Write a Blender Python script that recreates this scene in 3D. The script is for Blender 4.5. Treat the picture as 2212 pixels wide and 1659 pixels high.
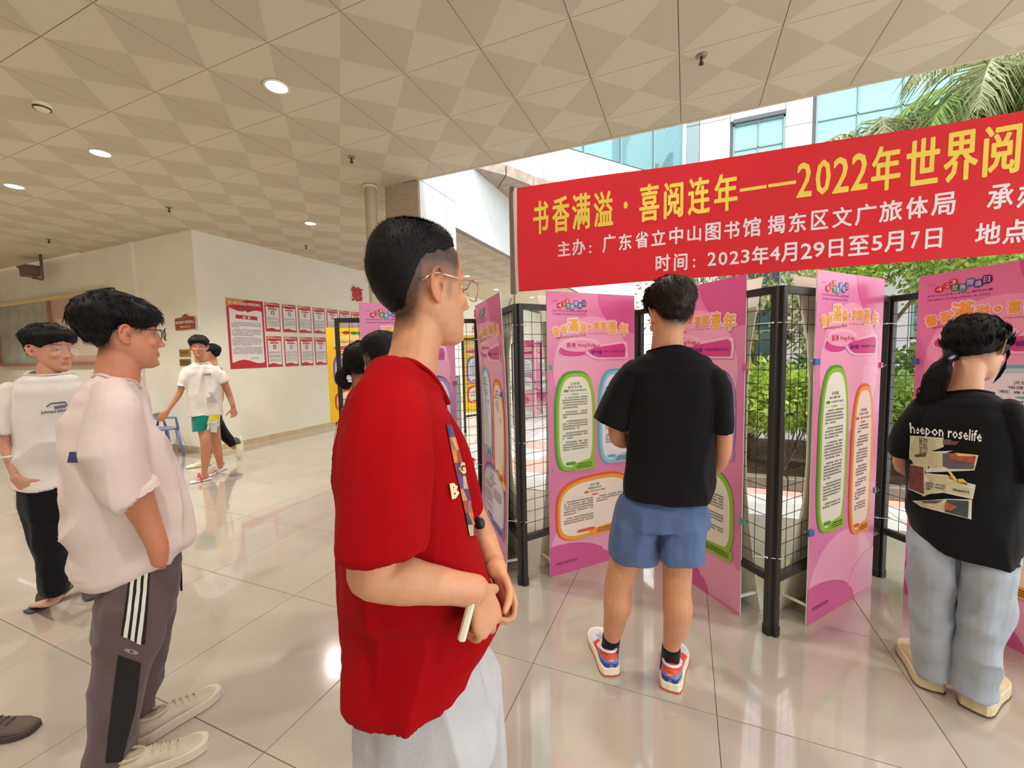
import bpy, math, random
import numpy as np
from mathutils import Vector, Matrix
from mathutils.bvhtree import BVHTree
R_ = random.Random(7)
for o in list(bpy.data.objects): bpy.data.objects.remove(o)
SC = bpy.context.scene
COL = SC.collection

# ------------------------------------------------------------------ camera
F_PX, YAW, PITCH, ROLL = 900.9, .3971, -.0739, -.021
CAM = np.array([0, 0, 1.497])
cy_, sy_ = math.cos(YAW), math.sin(YAW)
FW = np.array([-sy_*math.cos(PITCH), cy_*math.cos(PITCH), math.sin(PITCH)])
r0 = np.array([cy_, sy_, 0.]); u0 = np.cross(r0, FW)
RT = r0*math.cos(ROLL)+u0*math.sin(ROLL); UP = -r0*math.sin(ROLL)+u0*math.cos(ROLL)
cam = bpy.data.cameras.new('camera'); cam.sensor_fit = 'HORIZONTAL'; cam.sensor_width = 36
cam.lens = F_PX/2212*36; cam.clip_start = .05; cam.clip_end = 200
camo = bpy.data.objects.new('camera', cam); COL.objects.link(camo)
m = Matrix(((RT[0], UP[0], -FW[0], CAM[0]), (RT[1], UP[1], -FW[1], CAM[1]), (RT[2], UP[2], -FW[2], CAM[2]), (0, 0, 0, 1)))
camo.matrix_world = m
SC.camera = camo
def ray(x, y): return FW+RT*(x-1106)/F_PX-UP*(y-829.5)/F_PX
def atZ(x, y, z=0.):
    d = ray(x, y); return CAM+d*((z-CAM[2])/d[2])
def atX(x, y, X):
    d = ray(x, y); return CAM+d*(X/d[0])
def atY(x, y, Y):
    d = ray(x, y); return CAM+d*(Y/d[1])

# ------------------------------------------------------------------ world, light, exposure
SC.view_settings.view_transform = 'Standard'; SC.view_settings.look = 'None'
SC.view_settings.gamma = 1; SC.view_settings.use_curve_mapping = False
SC.view_settings.exposure = .78
w = bpy.data.worlds.new('world'); SC.world = w; w.use_nodes = True
bg = w.node_tree.nodes['Background']; bg.inputs[0].default_value = (.93, .97, 1, 1); bg.inputs[1].default_value = 1.75
sun = bpy.data.lights.new('sun', 'SUN'); sun.energy = 1.7; sun.angle = math.radians(6); sun.color = (1, .96, .88)
suno = bpy.data.objects.new('sun', sun); COL.objects.link(suno)
suno.rotation_euler = Vector((-.42, .12, -.9)).to_track_quat('-Z', 'Y').to_euler()
SC.cycles.max_bounces = 8; SC.cycles.diffuse_bounces = 4; SC.cycles.glossy_bounces = 4
SC.cycles.transparent_max_bounces = 8; SC.cycles.use_denoising = True
SC.cycles.sample_clamp_indirect = 6; SC.cycles.caustics_reflective = False; SC.cycles.caustics_refractive = False

# ------------------------------------------------------------------ materials
MATS = {}
def mat(name, col=(.8, .8, .8), rough=.6, metal=0, noise=0, nscale=20, bump=0, bscale=60, spec=.5, emit=None, estr=1, alpha=1, coat=0, attr=None, sheen=0, trans=0, sss=0, stretch=None):
    if name in MATS: return MATS[name]
    M = bpy.data.materials.new(name); M.use_nodes = True; nt = M.node_tree; N = nt.nodes; L = nt.links
    b = N['Principled BSDF']; b.inputs['Base Color'].default_value = (*col, 1); b.inputs['Roughness'].default_value = rough
    b.inputs['Metallic'].default_value = metal; b.inputs['Specular IOR Level'].default_value = spec
    b.inputs['Coat Weight'].default_value = coat; b.inputs['Sheen Weight'].default_value = sheen
    if trans: b.inputs['Transmission Weight'].default_value = trans
    if sss:
        b.inputs['Subsurface Weight'].default_value = sss; b.inputs['Subsurface Radius'].default_value = (.012, .004, .002); b.inputs['Subsurface Scale'].default_value = 1
    if alpha < 1: b.inputs['Alpha'].default_value = alpha
    if emit:
        b.inputs['Emission Color'].default_value = (*emit, 1); b.inputs['Emission Strength'].default_value = estr
    src = None
    if attr:
        a = N.new('ShaderNodeAttribute'); a.attribute_name = attr; src = a.outputs['Color']
        L.new(src, b.inputs['Base Color'])
    if noise or bump:
        tc = N.new('ShaderNodeTexCoord'); co = tc.outputs['Object']
        if stretch:
            mp = N.new('ShaderNodeMapping'); mp.inputs['Scale'].default_value = stretch; L.new(co, mp.inputs['Vector']); co = mp.outputs['Vector']
    if noise:
        n = N.new('ShaderNodeTexNoise'); n.inputs['Scale'].default_value = nscale; n.inputs['Detail'].default_value = 4; L.new(co, n.inputs['Vector'])
        mr = N.new('ShaderNodeMapRange'); mr.inputs['From Min'].default_value = .3; mr.inputs['From Max'].default_value = .7
        mr.inputs['To Min'].default_value = 1-noise; mr.inputs['To Max'].default_value = 1+noise; L.new(n.outputs['Fac'], mr.inputs['Value'])
        vm = N.new('ShaderNodeVectorMath'); vm.operation = 'SCALE'; L.new(mr.outputs['Result'], vm.inputs['Scale'])
        if src: L.new(src, vm.inputs[0])
        else: vm.inputs[0].default_value = col
        L.new(vm.outputs['Vector'], b.inputs['Base Color'])
    if bump:
        n2 = N.new('ShaderNodeTexNoise'); n2.inputs['Scale'].default_value = bscale; n2.inputs['Detail'].default_value = 3; L.new(co, n2.inputs['Vector'])
        bp = N.new('ShaderNodeBump'); bp.inputs['Strength'].default_value = bump; bp.inputs['Distance'].default_value = .004
        L.new(n2.outputs['Fac'], bp.inputs['Height']); L.new(bp.outputs['Normal'], b.inputs['Normal'])
    MATS[name] = M; return M

# ------------------------------------------------------------------ mesh helpers
def hsv(r, g, b): return tuple(((c/255)/12.92 if c/255 <= .04045 else (((c/255)+.055)/1.055)**2.4) for c in (r, g, b))
class MB:
    def __init__(s): s.v = []; s.f = []; s.m = []; s.mi = 0
    def add(s, vs, fs):
        n = len(s.v); s.v += [tuple(map(float, v)) for v in vs]; s.f += [tuple(i+n for i in f) for f in fs]; s.m += [s.mi]*len(fs); return s
    def box(s, lo, hi, M=None):
        x0, y0, z0 = lo; x1, y1, z1 = hi
        vs = [(x0, y0, z0), (x1, y0, z0), (x1, y1, z0), (x0, y1, z0), (x0, y0, z1), (x1, y0, z1), (x1, y1, z1), (x0, y1, z1)]
        if M is not None: vs = [M @ Vector(v) for v in vs]
        return s.add(vs, [(0, 3, 2, 1), (4, 5, 6, 7), (0, 1, 5, 4), (1, 2, 6, 5), (2, 3, 7, 6), (3, 0, 4, 7)])
    def bbox(s, lo, hi, b=.004):   # box with chamfered vertical edges and top
        x0, y0, z0 = lo; x1, y1, z1 = hi
        def ring(z, i): return [(x0+b+i, y0+i, z), (x1-b-i, y0+i, z), (x1-i, y0+b+i, z), (x1-i, y1-b-i, z), (x1-b-i, y1-i, z), (x0+b+i, y1-i, z), (x0+i, y1-b-i, z), (x0+i, y0+b+i, z)]
        vs = ring(z0, b)+ring(z0+b, 0)+ring(z1-b, 0)+ring(z1, b)
        fs = [tuple(range(7, -1, -1)), tuple(range(24, 32))]
        for k in range(3):
            for i in range(8): j = (i+1) % 8; fs.append((k*8+i, k*8+j, k*8+8+j, k*8+8+i))
        return s.add(vs, fs)
    def tube(s, pts, r, n=8, cap=True):
        pts = [Vector(p) for p in pts]; rs = r if isinstance(r, (list, tuple)) else [r]*len(pts)
        ref = None; vs = []
        for i, p in enumerate(pts):
            t = (pts[min(i+1, len(pts)-1)]-pts[max(i-1, 0)]).normalized()
            if ref is None: ref = t.orthogonal().normalized()
            a = (ref-t*ref.dot(t)).normalized(); ref = a; b = t.cross(a)
            for k in range(n):
                an = 2*math.pi*k/n; vs.append(p+(a*math.cos(an)+b*math.sin(an))*rs[i])
        fs = [(i*n+k, i*n+(k+1) % n, (i+1)*n+(k+1) % n, (i+1)*n+k) for i in range(len(pts)-1) for k in range(n)]
        if cap: fs += [tuple(range(n-1, -1, -1)), tuple(range((len(pts)-1)*n, len(pts)*n))]
        return s.add(vs, fs)
    def cyl(s, p, r, h, n=16, r2=None): return s.tube([p, (p[0], p[1], p[2]+h)], [r, r if r2 is None else r2], n)
    def lathe(s, prof, n=24, c=(0, 0, 0)):
        vs = [(c[0]+r*math.cos(2*math.pi*k/n), c[1]+r*math.sin(2*math.pi*k/n), c[2]+z) for r, z in prof for k in range(n)]
        fs = [(i*n+k, i*n+(k+1) % n, (i+1)*n+(k+1) % n, (i+1)*n+k) for i in range(len(prof)-1) for k in range(n)]
        return s.add(vs, fs)
    def mesh(s, name, mats, smooth=False):
        me = bpy.data.meshes.new(name); me.from_pydata(s.v, [], s.f)
        for M in (mats if isinstance(mats, (list, tuple)) else [mats]): me.materials.append(M)
        if len(me.materials) > 1: me.polygons.foreach_set('material_index', s.m)
        if smooth: me.polygons.foreach_set('use_smooth', [True]*len(me.polygons))
        me.update(); return me
    def obj(s, name, mats, parent=None, smooth=False): return link(name, s.mesh(name, mats, smooth), parent)
def link(name, data, parent=None):
    o = bpy.data.objects.new(name, data); COL.objects.link(o)
    if parent is not None: o.parent = parent
    return o
def tag(o, label=None, cat=None, group=None, kind=None):
    if label: o['label'] = label
    if cat: o['category'] = cat
    if group: o['group'] = group
    if kind: o['kind'] = kind
    return o
def empty(name, loc=(0, 0, 0), rz=0, label=None, cat=None, group=None):
    o = link(name, None); o.empty_display_size = .1; o.location = loc; o.rotation_euler = (0, 0, rz); return tag(o, label, cat, group)
def copy_tree(o, parent=None):
    c = o.copy(); COL.objects.link(c); c.parent = parent
    for ch in list(o.children): copy_tree(ch, c)
    return c
def ctrans(o, x, y, z, rz=0): o.location = (x, y, z); o.rotation_euler = (0, 0, rz); return o
_tc = {}
def text2d(s, bold=0, res=2):
    """lettering outline filled: list of verts (x,y) for size 1, faces"""
    k = (s, bold, res)
    if k in _tc: return _tc[k]
    c = bpy.data.curves.new('t', 'FONT'); c.body = s; c.size = 1; c.offset = bold; c.resolution_u = res
    o = link('t', c); me = bpy.data.meshes.new_from_object(o.evaluated_get(bpy.context.evaluated_depsgraph_get()))
    n = len(me.vertices); a = np.zeros(n*3); me.vertices.foreach_get('co', a); a = a.reshape(-1, 3)[:, :2]
    fs = [tuple(p.vertices) for p in me.polygons]
    bpy.data.objects.remove(o); bpy.data.curves.remove(c); bpy.data.meshes.remove(me)
    _tc[k] = (a, fs); return _tc[k]
def _stack(mb, X, Zz, y, fs, r, k=8):
    """heavier strokes: the same letter laid down several times, shifted by r"""
    mb.add([(p, y, q) for p, q in zip(X, Zz)], fs)
    if r > 1e-5:
        for i in range(k): a = 2*math.pi*i/k; mb.add([(p, y-(i+1)*2.2e-5, q) for p, q in zip(X+r*math.cos(a), Zz+r*math.sin(a))], fs)
def fit_text(mb, s, x0, x1, z0, z1, y, bold=0, rot=0, res=2, upright=True):
    """text s stretched into the rectangle x0..x1, z0..z1 on the plane y (front is -y)"""
    a, fs = text2d(s, 0, res)
    if not len(a): return
    lo, hi = a.min(0), a.max(0); r = bold*.6*(z1-z0); r = 0 if r < .0003 else min(r, (x1-x0)*.1)
    q = (a-lo)/np.maximum(hi-lo, 1e-6)
    X = x0+r+q[:, 0]*(x1-x0-2*r); Zz = z0+r+q[:, 1]*(z1-z0-2*r)
    if rot:
        cx, cz = (x0+x1)/2, (z0+z1)/2; c, s_ = math.cos(rot), math.sin(rot)
        X, Zz = cx+(X-cx)*c-(Zz-cz)*s_, cz+(X-cx)*s_+(Zz-cz)*c
    _stack(mb, X, Zz, y, fs, r, 4 if len(s) > 1 else 8)
def glyph(mb, ch, cx, cz, w, h, y, bold=0, rot=0):
    """one character in a w x h cell; the cell scale is common so bold layers line up"""
    a, fs = text2d(ch, 0); c, s_ = math.cos(rot), math.sin(rot)
    lo, hi = a.min(0), a.max(0); mid = (lo+hi)/2
    sx, sz = w/max(hi[0]-lo[0], .55), h/max(hi[1]-lo[1], .55)
    X = (a[:, 0]-mid[0])*sx; Zz = (a[:, 1]-mid[1])*sz
    _stack(mb, cx+X*c-Zz*s_, cz+X*s_+Zz*c, y, fs, bold*min(w, h)*.9, 12)

# ================================================================== THE HALL
H = 3.49
M_joint = mat('joint', hsv(120, 108, 90), .9)
def floor_mat():
    M = mat('polished_tile', hsv(186, 175, 162), .14, noise=.05, nscale=3, spec=.8, coat=1)
    nt = M.node_tree; N = nt.nodes; L = nt.links; b = N['Principled BSDF']; b.inputs['Coat Roughness'].default_value = .045; b.inputs['Coat IOR'].default_value = 1.7
    oi = N.new('ShaderNodeObjectInfo'); mr = N.new('ShaderNodeMapRange'); mr.inputs['To Min'].default_value = .96; mr.inputs['To Max'].default_value = 1.03
    L.new(oi.outputs['Random'], mr.inputs['Value'])
    vm = N.new('ShaderNodeVectorMath'); vm.operation = 'SCALE'; old = b.inputs['Base Color'].links[0].from_socket
    L.new(old, vm.inputs[0]); L.new(mr.outputs['Result'], vm.inputs['Scale']); L.new(vm.outputs['Vector'], b.inputs['Base Color'])
    return M
M_floor = floor_mat()
fl = MB().box((-14.3, -3.2, -.12), (4.2, 4.22, -.006)).box((-7.03, 4.22, -.12), (-3.25, 21, -.006)).obj('floor', mat('grout', hsv(150, 138, 120), .8))
tag(fl, 'pale beige polished tile floor of the hall', kind='structure')
tb = MB().bbox((-.3985, -.3985, -.008), (.3985, .3985, 0), .0012); tme = tb.mesh('floor_tile', M_floor)
def tile_piece(x0, y0, x1, y1, me=None):
    if x1-x0 > .79 and y1-y0 > .79: o = link('floor_tile', tme, fl); o.location = ((x0+x1)/2, (y0+y1)/2, 0)
    else:
        o = MB().bbox((x0+.0015, y0+.0015, -.008), (x1-.0015, y1-.0015, 0), .0012).obj('floor_tile', M_floor, fl)
    return o
for i in range(-18, 6):
    for j in range(-4, 26):
        x0, y0 = .128+.8*i, .192+.8*j; x1, y1 = x0+.8, y0+.8
        if y1 <= 4.3:
            if x0 < -14.3 or x1 > 4.2: continue
            tile_piece(x0, y0, x1, min(y1, 4.22))
        elif y0 >= 4.15 and y1 < 19.5:
            xx0, xx1 = max(x0, -6.93), min(x1, -3.25)
            if xx1-xx0 > .05: tile_piece(xx0, y0, xx1, y1)
M_border = mat('border_stone', hsv(214, 192, 160), .25, noise=.12, nscale=6)
tag(MB().box((-7.03, 4.22, -.004), (-6.94, 20, .001)).obj('trim_1', M_border), 'tan stone strip of floor along the poster wall', kind='structure')

# ceiling tiles: diagonal quarters, two of them finely perforated
def ceil_mat():
    M = mat('ceiling_tile', hsv(214, 204, 180), .75); nt = M.node_tree; N = nt.nodes; L = nt.links; b = N['Principled BSDF']
    tc = N.new('ShaderNodeTexCoord'); sx = N.new('ShaderNodeSeparateXYZ'); L.new(tc.outputs['Object'], sx.inputs[0])
    ax = N.new('ShaderNodeMath'); ax.operation = 'ABSOLUTE'; L.new(sx.outputs['X'], ax.inputs[0])
    ay = N.new('ShaderNodeMath'); ay.operation = 'ABSOLUTE'; L.new(sx.outputs['Y'], ay.inputs[0])
    gt = N.new('ShaderNodeMath'); gt.operation = 'GREATER_THAN'; L.new(ax.outputs[0], gt.inputs[0]); L.new(ay.outputs[0], gt.inputs[1])
    # little holes
    def wave(s):
        m1 = N.new('ShaderNodeMath'); m1.operation = 'MULTIPLY'; m1.inputs[1].default_value = 2*math.pi/.008; L.new(s, m1.inputs[0])
        m2 = N.new('ShaderNodeMath'); m2.operation = 'SINE'; L.new(m1.outputs[0], m2.inputs[0]); return m2.outputs[0]
    mu = N.new('ShaderNodeMath'); mu.operation = 'MULTIPLY'; L.new(wave(sx.outputs['X']), mu.inputs[0]); L.new(wave(sx.outputs['Y']), mu.inputs[1])
    hg = N.new('ShaderNodeMath'); hg.operation = 'GREATER_THAN'; hg.inputs[1].default_value = .35; L.new(mu.outputs[0], hg.inputs[0])
    an = N.new('ShaderNodeMath'); an.operation = 'MULTIPLY'; L.new(hg.outputs[0], an.inputs[0]); L.new(gt.outputs[0], an.inputs[1])
    mx = N.new('ShaderNodeMix'); mx.data_type = 'RGBA'; L.new(gt.outputs[0], mx.inputs['Factor'])
    mx.inputs['A'].default_value = (*hsv(205, 195, 172), 1); mx.inputs['B'].default_value = (*hsv(197, 187, 164), 1)
    m3 = N.new('ShaderNodeMix'); m3.data_type = 'RGBA'; L.new(an.outputs[0], m3.inputs['Factor']); L.new(mx.outputs['Result'], m3.inputs['A'])
    m3.inputs['B'].default_value = (*hsv(174, 163, 140), 1); L.new(m3.outputs['Result'], b.inputs['Base Color'])
    return M
M_ceil = ceil_mat()
ce = MB().box((-14.4, -3.2, H+.012), (4.3, 4.13, H+.5)).box((-7.2, 4.1299, H+.012), (-2.9, 21, H+.5)).obj('ceiling', M_joint)
tag(ce, 'cream metal tile ceiling with perforated diamond pattern', kind='structure')
def ctile_mesh(x0, x1, y0, y1):   # local coordinates about the full tile's centre
    b = MB(); g = .0022; z = 0
    b.box((x0+g, y0+g, z), (x1-g, y1-g, z+.014)); return b
cme = ctile_mesh(-.3, .3, -.3, .3).mesh('ceiling_tile', M_ceil); cpart = ctile_mesh(-.3, .3, -.3, 4.13-4.098).mesh('ceiling_tile', M_ceil)
far = MB(); nct = 0
for i in range(-23, 9):
    for j in range(-5, 28):
        xc, yc = -.665+.6*i+.3, 3.798+.6*(j-6)+.3
        if yc < 4.2:
            if xc < -14 or xc > 4.2: continue
            me = cpart if (yc > 4 and xc > -3.3) else cme
            vis = xc > -10.2 and yc > -1
        else:
            if not (-7.0 < xc < -2.9): continue
            me = cme; vis = yc < 11
            if -2.9 > xc > -3.3 and yc < 5: continue
        if vis and nct < 298:
            o = link('ceiling_tile', me, ce); o.location = (xc, yc, H); nct += 1
        else:
            far.box((xc-.298, yc-.298, H), (xc+.298, min(yc+.298, 4.13) if yc < 4.2 else yc+.298, H+.014))
fo = far.obj('ceiling_tile', mat('ceiling_far', hsv(208, 196, 168), .75), ce); tag(fo, kind='stuff')
tag(MB().box((-2.86, 4.13, H-.004), (4.3, 4.16, H+.6)).obj('trim_2', mat('trim_paint', hsv(205, 190, 165), .6)), 'thin edge trim along the ceiling by the courtyard', kind='structure')

# walls
M_wall = mat('wall_paint', hsv(240, 236, 220), .8, noise=.03, nscale=2, bump=.05, bscale=80)
tag(MB().box((-7.23, 4.17, 0), (-7.03, 21, H+.02)).obj('wall_left', M_wall), 'cream painted wall carrying the red bordered notices', kind='structure')
tag(MB().box((-14.4, -3.4, 0), (4.3, -3.2, H+.02)).obj('wall_front', M_wall), 'cream wall of the hall behind the camera', kind='structure')
tag(MB().box((-14.4, 4.17, 0), (-7.23, 4.4, H+.02)).obj('wall_back', M_wall), 'cream painted wall behind the blue chairs', kind='structure')
tag(MB().box((-14.5, -3.2, 0), (-14.3, 4.4, H+.02)).obj('wall_side', M_wall), 'cream end wall of the hall', kind='structure')
tag(MB().box((-7.2, 20.8, 0), (-2.4, 21, H+.02)).obj('wall_end', M_wall), 'cream wall closing the far end of the arcade', kind='structure')
M_base = mat('base_stone', hsv(205, 186, 156), .35, noise=.1, nscale=8)
for k, (a, b) in enumerate([((-7.03, 4.15, 0), (-7.015, 20.8, .1)), ((-14.3, 4.155, 0), (-7.03, 4.17, .1))]):
    tag(MB().box(a, b).obj('baseboard_%s' % ('left', 'back')[k], M_base), kind='structure')
tag(MB().box((-8.66, 4.13, 0), (-8.58, 4.17, H)).obj('trim_3', M_wall), 'shallow wall batten up to the ceiling', kind='structure')

# column with stone cladding panels
co = MB().box((-3.32, 4.17, 0), (-2.86, 4.95, 4.2)).obj('column', mat('column_core', hsv(70, 58, 50), .9)); tag(co, 'stone clad square column at the courtyard corner', kind='structure')
M_st1 = mat('stone_brown', hsv(176, 160, 138), .6, noise=.14, nscale=60); M_st2 = mat('stone_white', hsv(226, 226, 230), .3, noise=.04, nscale=5)
M_gran = mat('granite_grey', hsv(120, 122, 126), .3, noise=.35, nscale=90)
for k in range(6):
    zz_ = [.0, .62, 1.2, 1.95, 2.78, 3.50, 4.2]; z0, z1 = zz_[k], zz_[k+1]
    if k < 5: MB().bbox((-3.325, 4.145, z0+.006), (-2.855, 4.165, z1-.004), .003).obj('stone_panel', M_st1 if k > 1 else M_gran, co)
    for y0, y1 in ((4.16, 4.72), (4.728, 4.955)):
        MB().box((-2.858, y0, z0+.005), (-2.84, y1, z1-.003)).obj('stone_panel', M_st2 if k > 1 else M_gran, co)
pp = MB().tube([(-3.44, 4.03, 0), (-3.44, 4.03, H-.01)], .068, 20).obj('drain_pipe', mat('pipe_paint', hsv(214, 202, 172), .35, coat=.3), smooth=True)
tag(pp, 'cream round pipe beside the stone column', 'pipe')
MB().lathe([(.069, 0), (.085, 0), (.085, .03), (.069, .03)], 20, (-3.44, 4.03, H-.04)).obj('collar', mat('pipe_paint'), pp)

# fascia of the arcade beyond the column
fa = MB().box((-2.95, 4.955, 3.18), (-2.86, 20, 4.15)).obj('wall_fascia', mat('fascia_core', hsv(150, 150, 150), .8)); tag(fa, 'pale fascia band above the arcade edge', kind='structure')
for k in range(12):
    y0 = 4.96+k*1.22; MB().bbox((-2.861, y0+.003, 3.18), (-2.84, y0+1.217, 4.15), .002).obj('panel', mat('fascia_panel', hsv(222, 226, 226), .45, noise=.02), fa)

# ------------------------------------------------------------------ courtyard ground
M_pave = mat('court_stone', hsv(226, 224, 222), .35, noise=.1, nscale=5); M_paver = mat('court_red', hsv(214, 170, 160), .5, noise=.15, nscale=8)
M_band = mat('court_grey', hsv(196, 196, 198), .3, noise=.08, nscale=7)
cg = MB().box((-3.25, 4.22, -.12), (9, 14, -.012)).obj('courtyard_ground', mat('grout')); tag(cg, 'pale stone paving of the sunny courtyard', kind='structure')
for a, b in ((-3.25, -3.0), (-2.98, -2.74), (-2.72, -2.5)):
    for k in range(8): MB().bbox((a, 4.24+k*1.2, -.012), (b-.004, 5.43+k*1.2, 0), .003).obj('kerb_stone', M_band, cg)
pm = [MB().bbox((-.297, -.297, -.012), (.297, .297, 0), .003).mesh('paving_stone', q) for q in (M_pave, M_paver, M_band)]
for i in range(13):
    for j in range(12):
        x, y = -2.2+.6*i, 4.53+.6*j
        if x > 5: continue
        q = 1 if (j == 1 or (i+j) % 7 == 3 and j < 4) else (2 if j == 3 else 0)
        o = link('paving_stone', pm[q], cg); o.location = (x, y, 0)

# ------------------------------------------------------------------ downlights, sprinklers
M_lamp = mat('lamp_glow', (1, 1, 1), emit=(1, .97, .92), estr=9); M_rim = mat('lamp_rim', hsv(225, 220, 210), .35)
def downlight(x, y, label, z=H):
    e = empty('downlight', (x, y, z), 0, label, 'ceiling lamp', 'recessed downlights in the ceiling')
    MB().lathe([(.072, -.001), (.088, -.001), (.09, -.006), (.086, -.011), (.072, -.008)], 24).obj('rim', M_rim, e, True)
    MB().lathe([(.0, -.007), (.045, -.008), (.073, -.004)], 24).obj('lens', M_lamp, e, True)
    l = bpy.data.lights.new('downlight_beam', 'SPOT'); l.energy = 135 if x < -4 else 66; l.spot_size = math.radians(125); l.spot_blend = .8; l.shadow_soft_size = .07; l.color = (1, .95, .86)
    lo = link('lamp_bulb', l, e); lo.location = (0, 0, -.03)
for x, y, t in ((-2.8, 2.32, 'brightest recessed lamp, above the red shirt'), (-5.19, 2.32, 'round ceiling lamp above the boy in the pink-white shirt'),
                (-7.0, 2.33, 'round ceiling lamp cut by the left edge of view'), (-5.19, 4.74, 'small ceiling lamp above the white notice wall'),
                (-5.2, 9.57, 'ceiling lamp beside the glasses of the red shirt boy'), (-5.17, 14.33, 'ceiling lamp just left of the banner pole foot'),
                (-7.4+1.9, 12.0, 'faint ceiling lamp farthest down the arcade'), (-.4, 2.32, 'ceiling lamp out of view above the display'), (2.0, 2.32, 'ceiling lamp out of view over the girl'),
                (-2.8, -.1, 'ceiling lamp behind the camera'), (-.4, -.1, 'ceiling lamp right behind the camera'), (-5.2, -.1, 'ceiling lamp behind the left boys'), (-9.4, 2.32, 'added ceiling lamp, unseen at the hall end, brightening the left'), (-11.8, 2.32, 'added ceiling lamp, unseen near the notice cases, brightening the left'), (-7.6, -.1, 'added unseen ceiling lamp behind the camera, second from the end wall'), (-10.2, -.1, 'added unseen ceiling lamp behind the camera, nearest the end wall'), (1.9, -.1, 'ceiling lamp behind the camera on the courtyard side')):  # unseen lamps towards the end wall are added to brighten the left side
    downlight(x, y, t)
M_dk = mat('sprinkler_metal', hsv(88, 66, 48), .4, metal=.6)
def sprinkler(x, y, label):
    e = empty('sprinkler', (x, y, H), 0, label, 'sprinkler', 'fire sprinklers hanging from the ceiling')
    MB().lathe([(0, 0), (.036, 0), (.034, -.008), (0, -.01)], 16).obj('plate', mat('sprinkler_plate', hsv(150, 135, 115), .4, metal=.4), e, True)
    b = MB(); b.cyl((0, 0, -.045), .009, .04, 8); b.lathe([(0, -.045), (.014, -.047), (.018, -.058), (.008, -.062), (0, -.062)], 10); b.obj('nozzle', M_dk, e, True)
for x, y, t in ((.074, 3.278, 'ceiling sprinkler above the red banner'), (-3.116, 3.395, 'ceiling sprinkler in front of the column pipe'), (-6.26, 3.462, 'ceiling sprinkler by the wall corner'),
                (-6.28, 5.613, 'small ceiling sprinkler above the notice wall'), (-9.54, 3.496, 'ceiling sprinkler at the far left'), (-5.3, 8.3, 'sprinkler under the arcade ceiling beyond the column')):
    sprinkler(x, y, t)
e = empty('smoke_detector', (-4.62, 1.73, H), 0, 'cream smoke detector with a dark slotted side on the ceiling', 'smoke detector')
MB().lathe([(0, -.05), (.03, -.05), (.045, -.035), (.055, -.02), (.06, 0)], 20).obj('body', mat('detector_shell', hsv(225, 215, 185), .4), e, True)
MB().lathe([(.048, -.036), (.052, -.036), (.054, -.024), (.05, -.024)], 20).obj('slots', M_dk, e)
# CCTV camera on a drop pole
e = empty('security_camera', (-11.0, 3.9, H), 0, 'grey security camera on a bent ceiling pole', 'camera')
g = mat('cctv_grey', hsv(108, 92, 76), .5)
MB().tube([(0, 0, 0), (0, 0, -.42), (-.03, 0, -.45), (-.3, -.02, -.40)], .022, 8).obj('pole', g, e, True)
b = MB(); b.box((-.58, -.1, -.36), (-.26, .08, -.2)); b.box((-.62, -.12, -.2), (-.24, .1, -.17)); b.obj('housing', g, e)
MB().tube([(-.58, -.01, -.28), (-.6, -.01, -.28)], .06, 14).obj('lens', mat('lens_black', (.02, .02, .02), .1), e)
# ================================================================== DISPLAY FRAMES
M_black = mat('frame_black', hsv(44, 40, 40), .45, spec=.5); M_cap = mat('cap_black', hsv(30, 29, 29), .5)
M_wire = mat('wire_black', hsv(50, 40, 40), .4, metal=.3)
NODES = [(-2.55, 2.5), (-1.68, 3.28), (-.965, 2.4), (-.33, 3.28), (.42, 2.415), (1.165, 3.34), (1.79, 2.36)]
_vw = {}
def grid_frame(a, b, label, zt=1.8, zb=.31, wires=True, group='black mesh display frames'):
    L = math.hypot(b[0]-a[0], b[1]-a[1]); rz = math.atan2(b[1]-a[1], b[0]-a[0])
    e = empty('mesh_display_frame', (a[0], a[1], 0), rz, label, 'display stand', group)
    t = .034; i0, i1 = .022, L-.022
    for x in (i0, i1):
        MB().bbox((x-t/2, -t/2, .0), (x+t/2, t/2, zt), .003).obj('post', M_black, e)
        MB().bbox((x-t/2-.003, -t/2-.003, .0), (x+t/2+.003, t/2+.003, .055), .003).obj('foot_cap', M_cap, e)
    MB().box((i0+t/2, -t/2, zt-.036), (i1-t/2, t/2, zt)).obj('top_rail', M_black, e)
    MB().box((i0+t/2, -t/2, zb-.018), (i1-t/2, t/2, zb+.018)).obj('bottom_rail', M_black, e)
    x0, x1, z0, z1 = i0+t/2, i1-t/2, zb+.018, zt-.036
    kv = round(z1-z0, 3)
    if ('v', kv) not in _vw: _vw['v', kv] = MB().tube([(0, 0, 0), (0, 0, kv)], .0019, 5).mesh('wire', M_wire)
    kh = round(x1-x0, 3)
    if ('h', kh) not in _vw: _vw['h', kh] = MB().tube([(0, 0, 0), (kh, 0, 0)], .0019, 5).mesh('wire', M_wire)
    if wires:
        n = int(round((x1-x0)/.074)); s = (x1-x0)/n
        for k in range(1, n): o = link('wire', _vw['v', kv], e); o.location = (x0+k*s, .002, z0)
        n = int(round((z1-z0)/.074)); s = (z1-z0)/n
        for k in range(1, n): o = link('wire', _vw['h', kh], e); o.location = (x0, -.002, z0+k*s)
    return e
FL = ['mesh frame with its black post right behind the red shirt', 'mesh frame behind the narrow board seen edge-on', 'mesh frame left of the black shirt person, bearing the banner pole',
      'mesh frame right behind the black shirt person', 'mesh frame behind the tall board right of the double post', 'mesh frame in front of the ponytail girl']
for k in range(6): grid_frame(NODES[k], NODES[k+1], FL[k])
grid_frame((-5.43, 5.25), (-4.75, 6.15), 'thin black mesh frame standing far off near the notice wall')
grid_frame((-3.9, 6.9), (-3.45, 7.9), 'far mesh frame holding the yellow board beyond the column')
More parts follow.
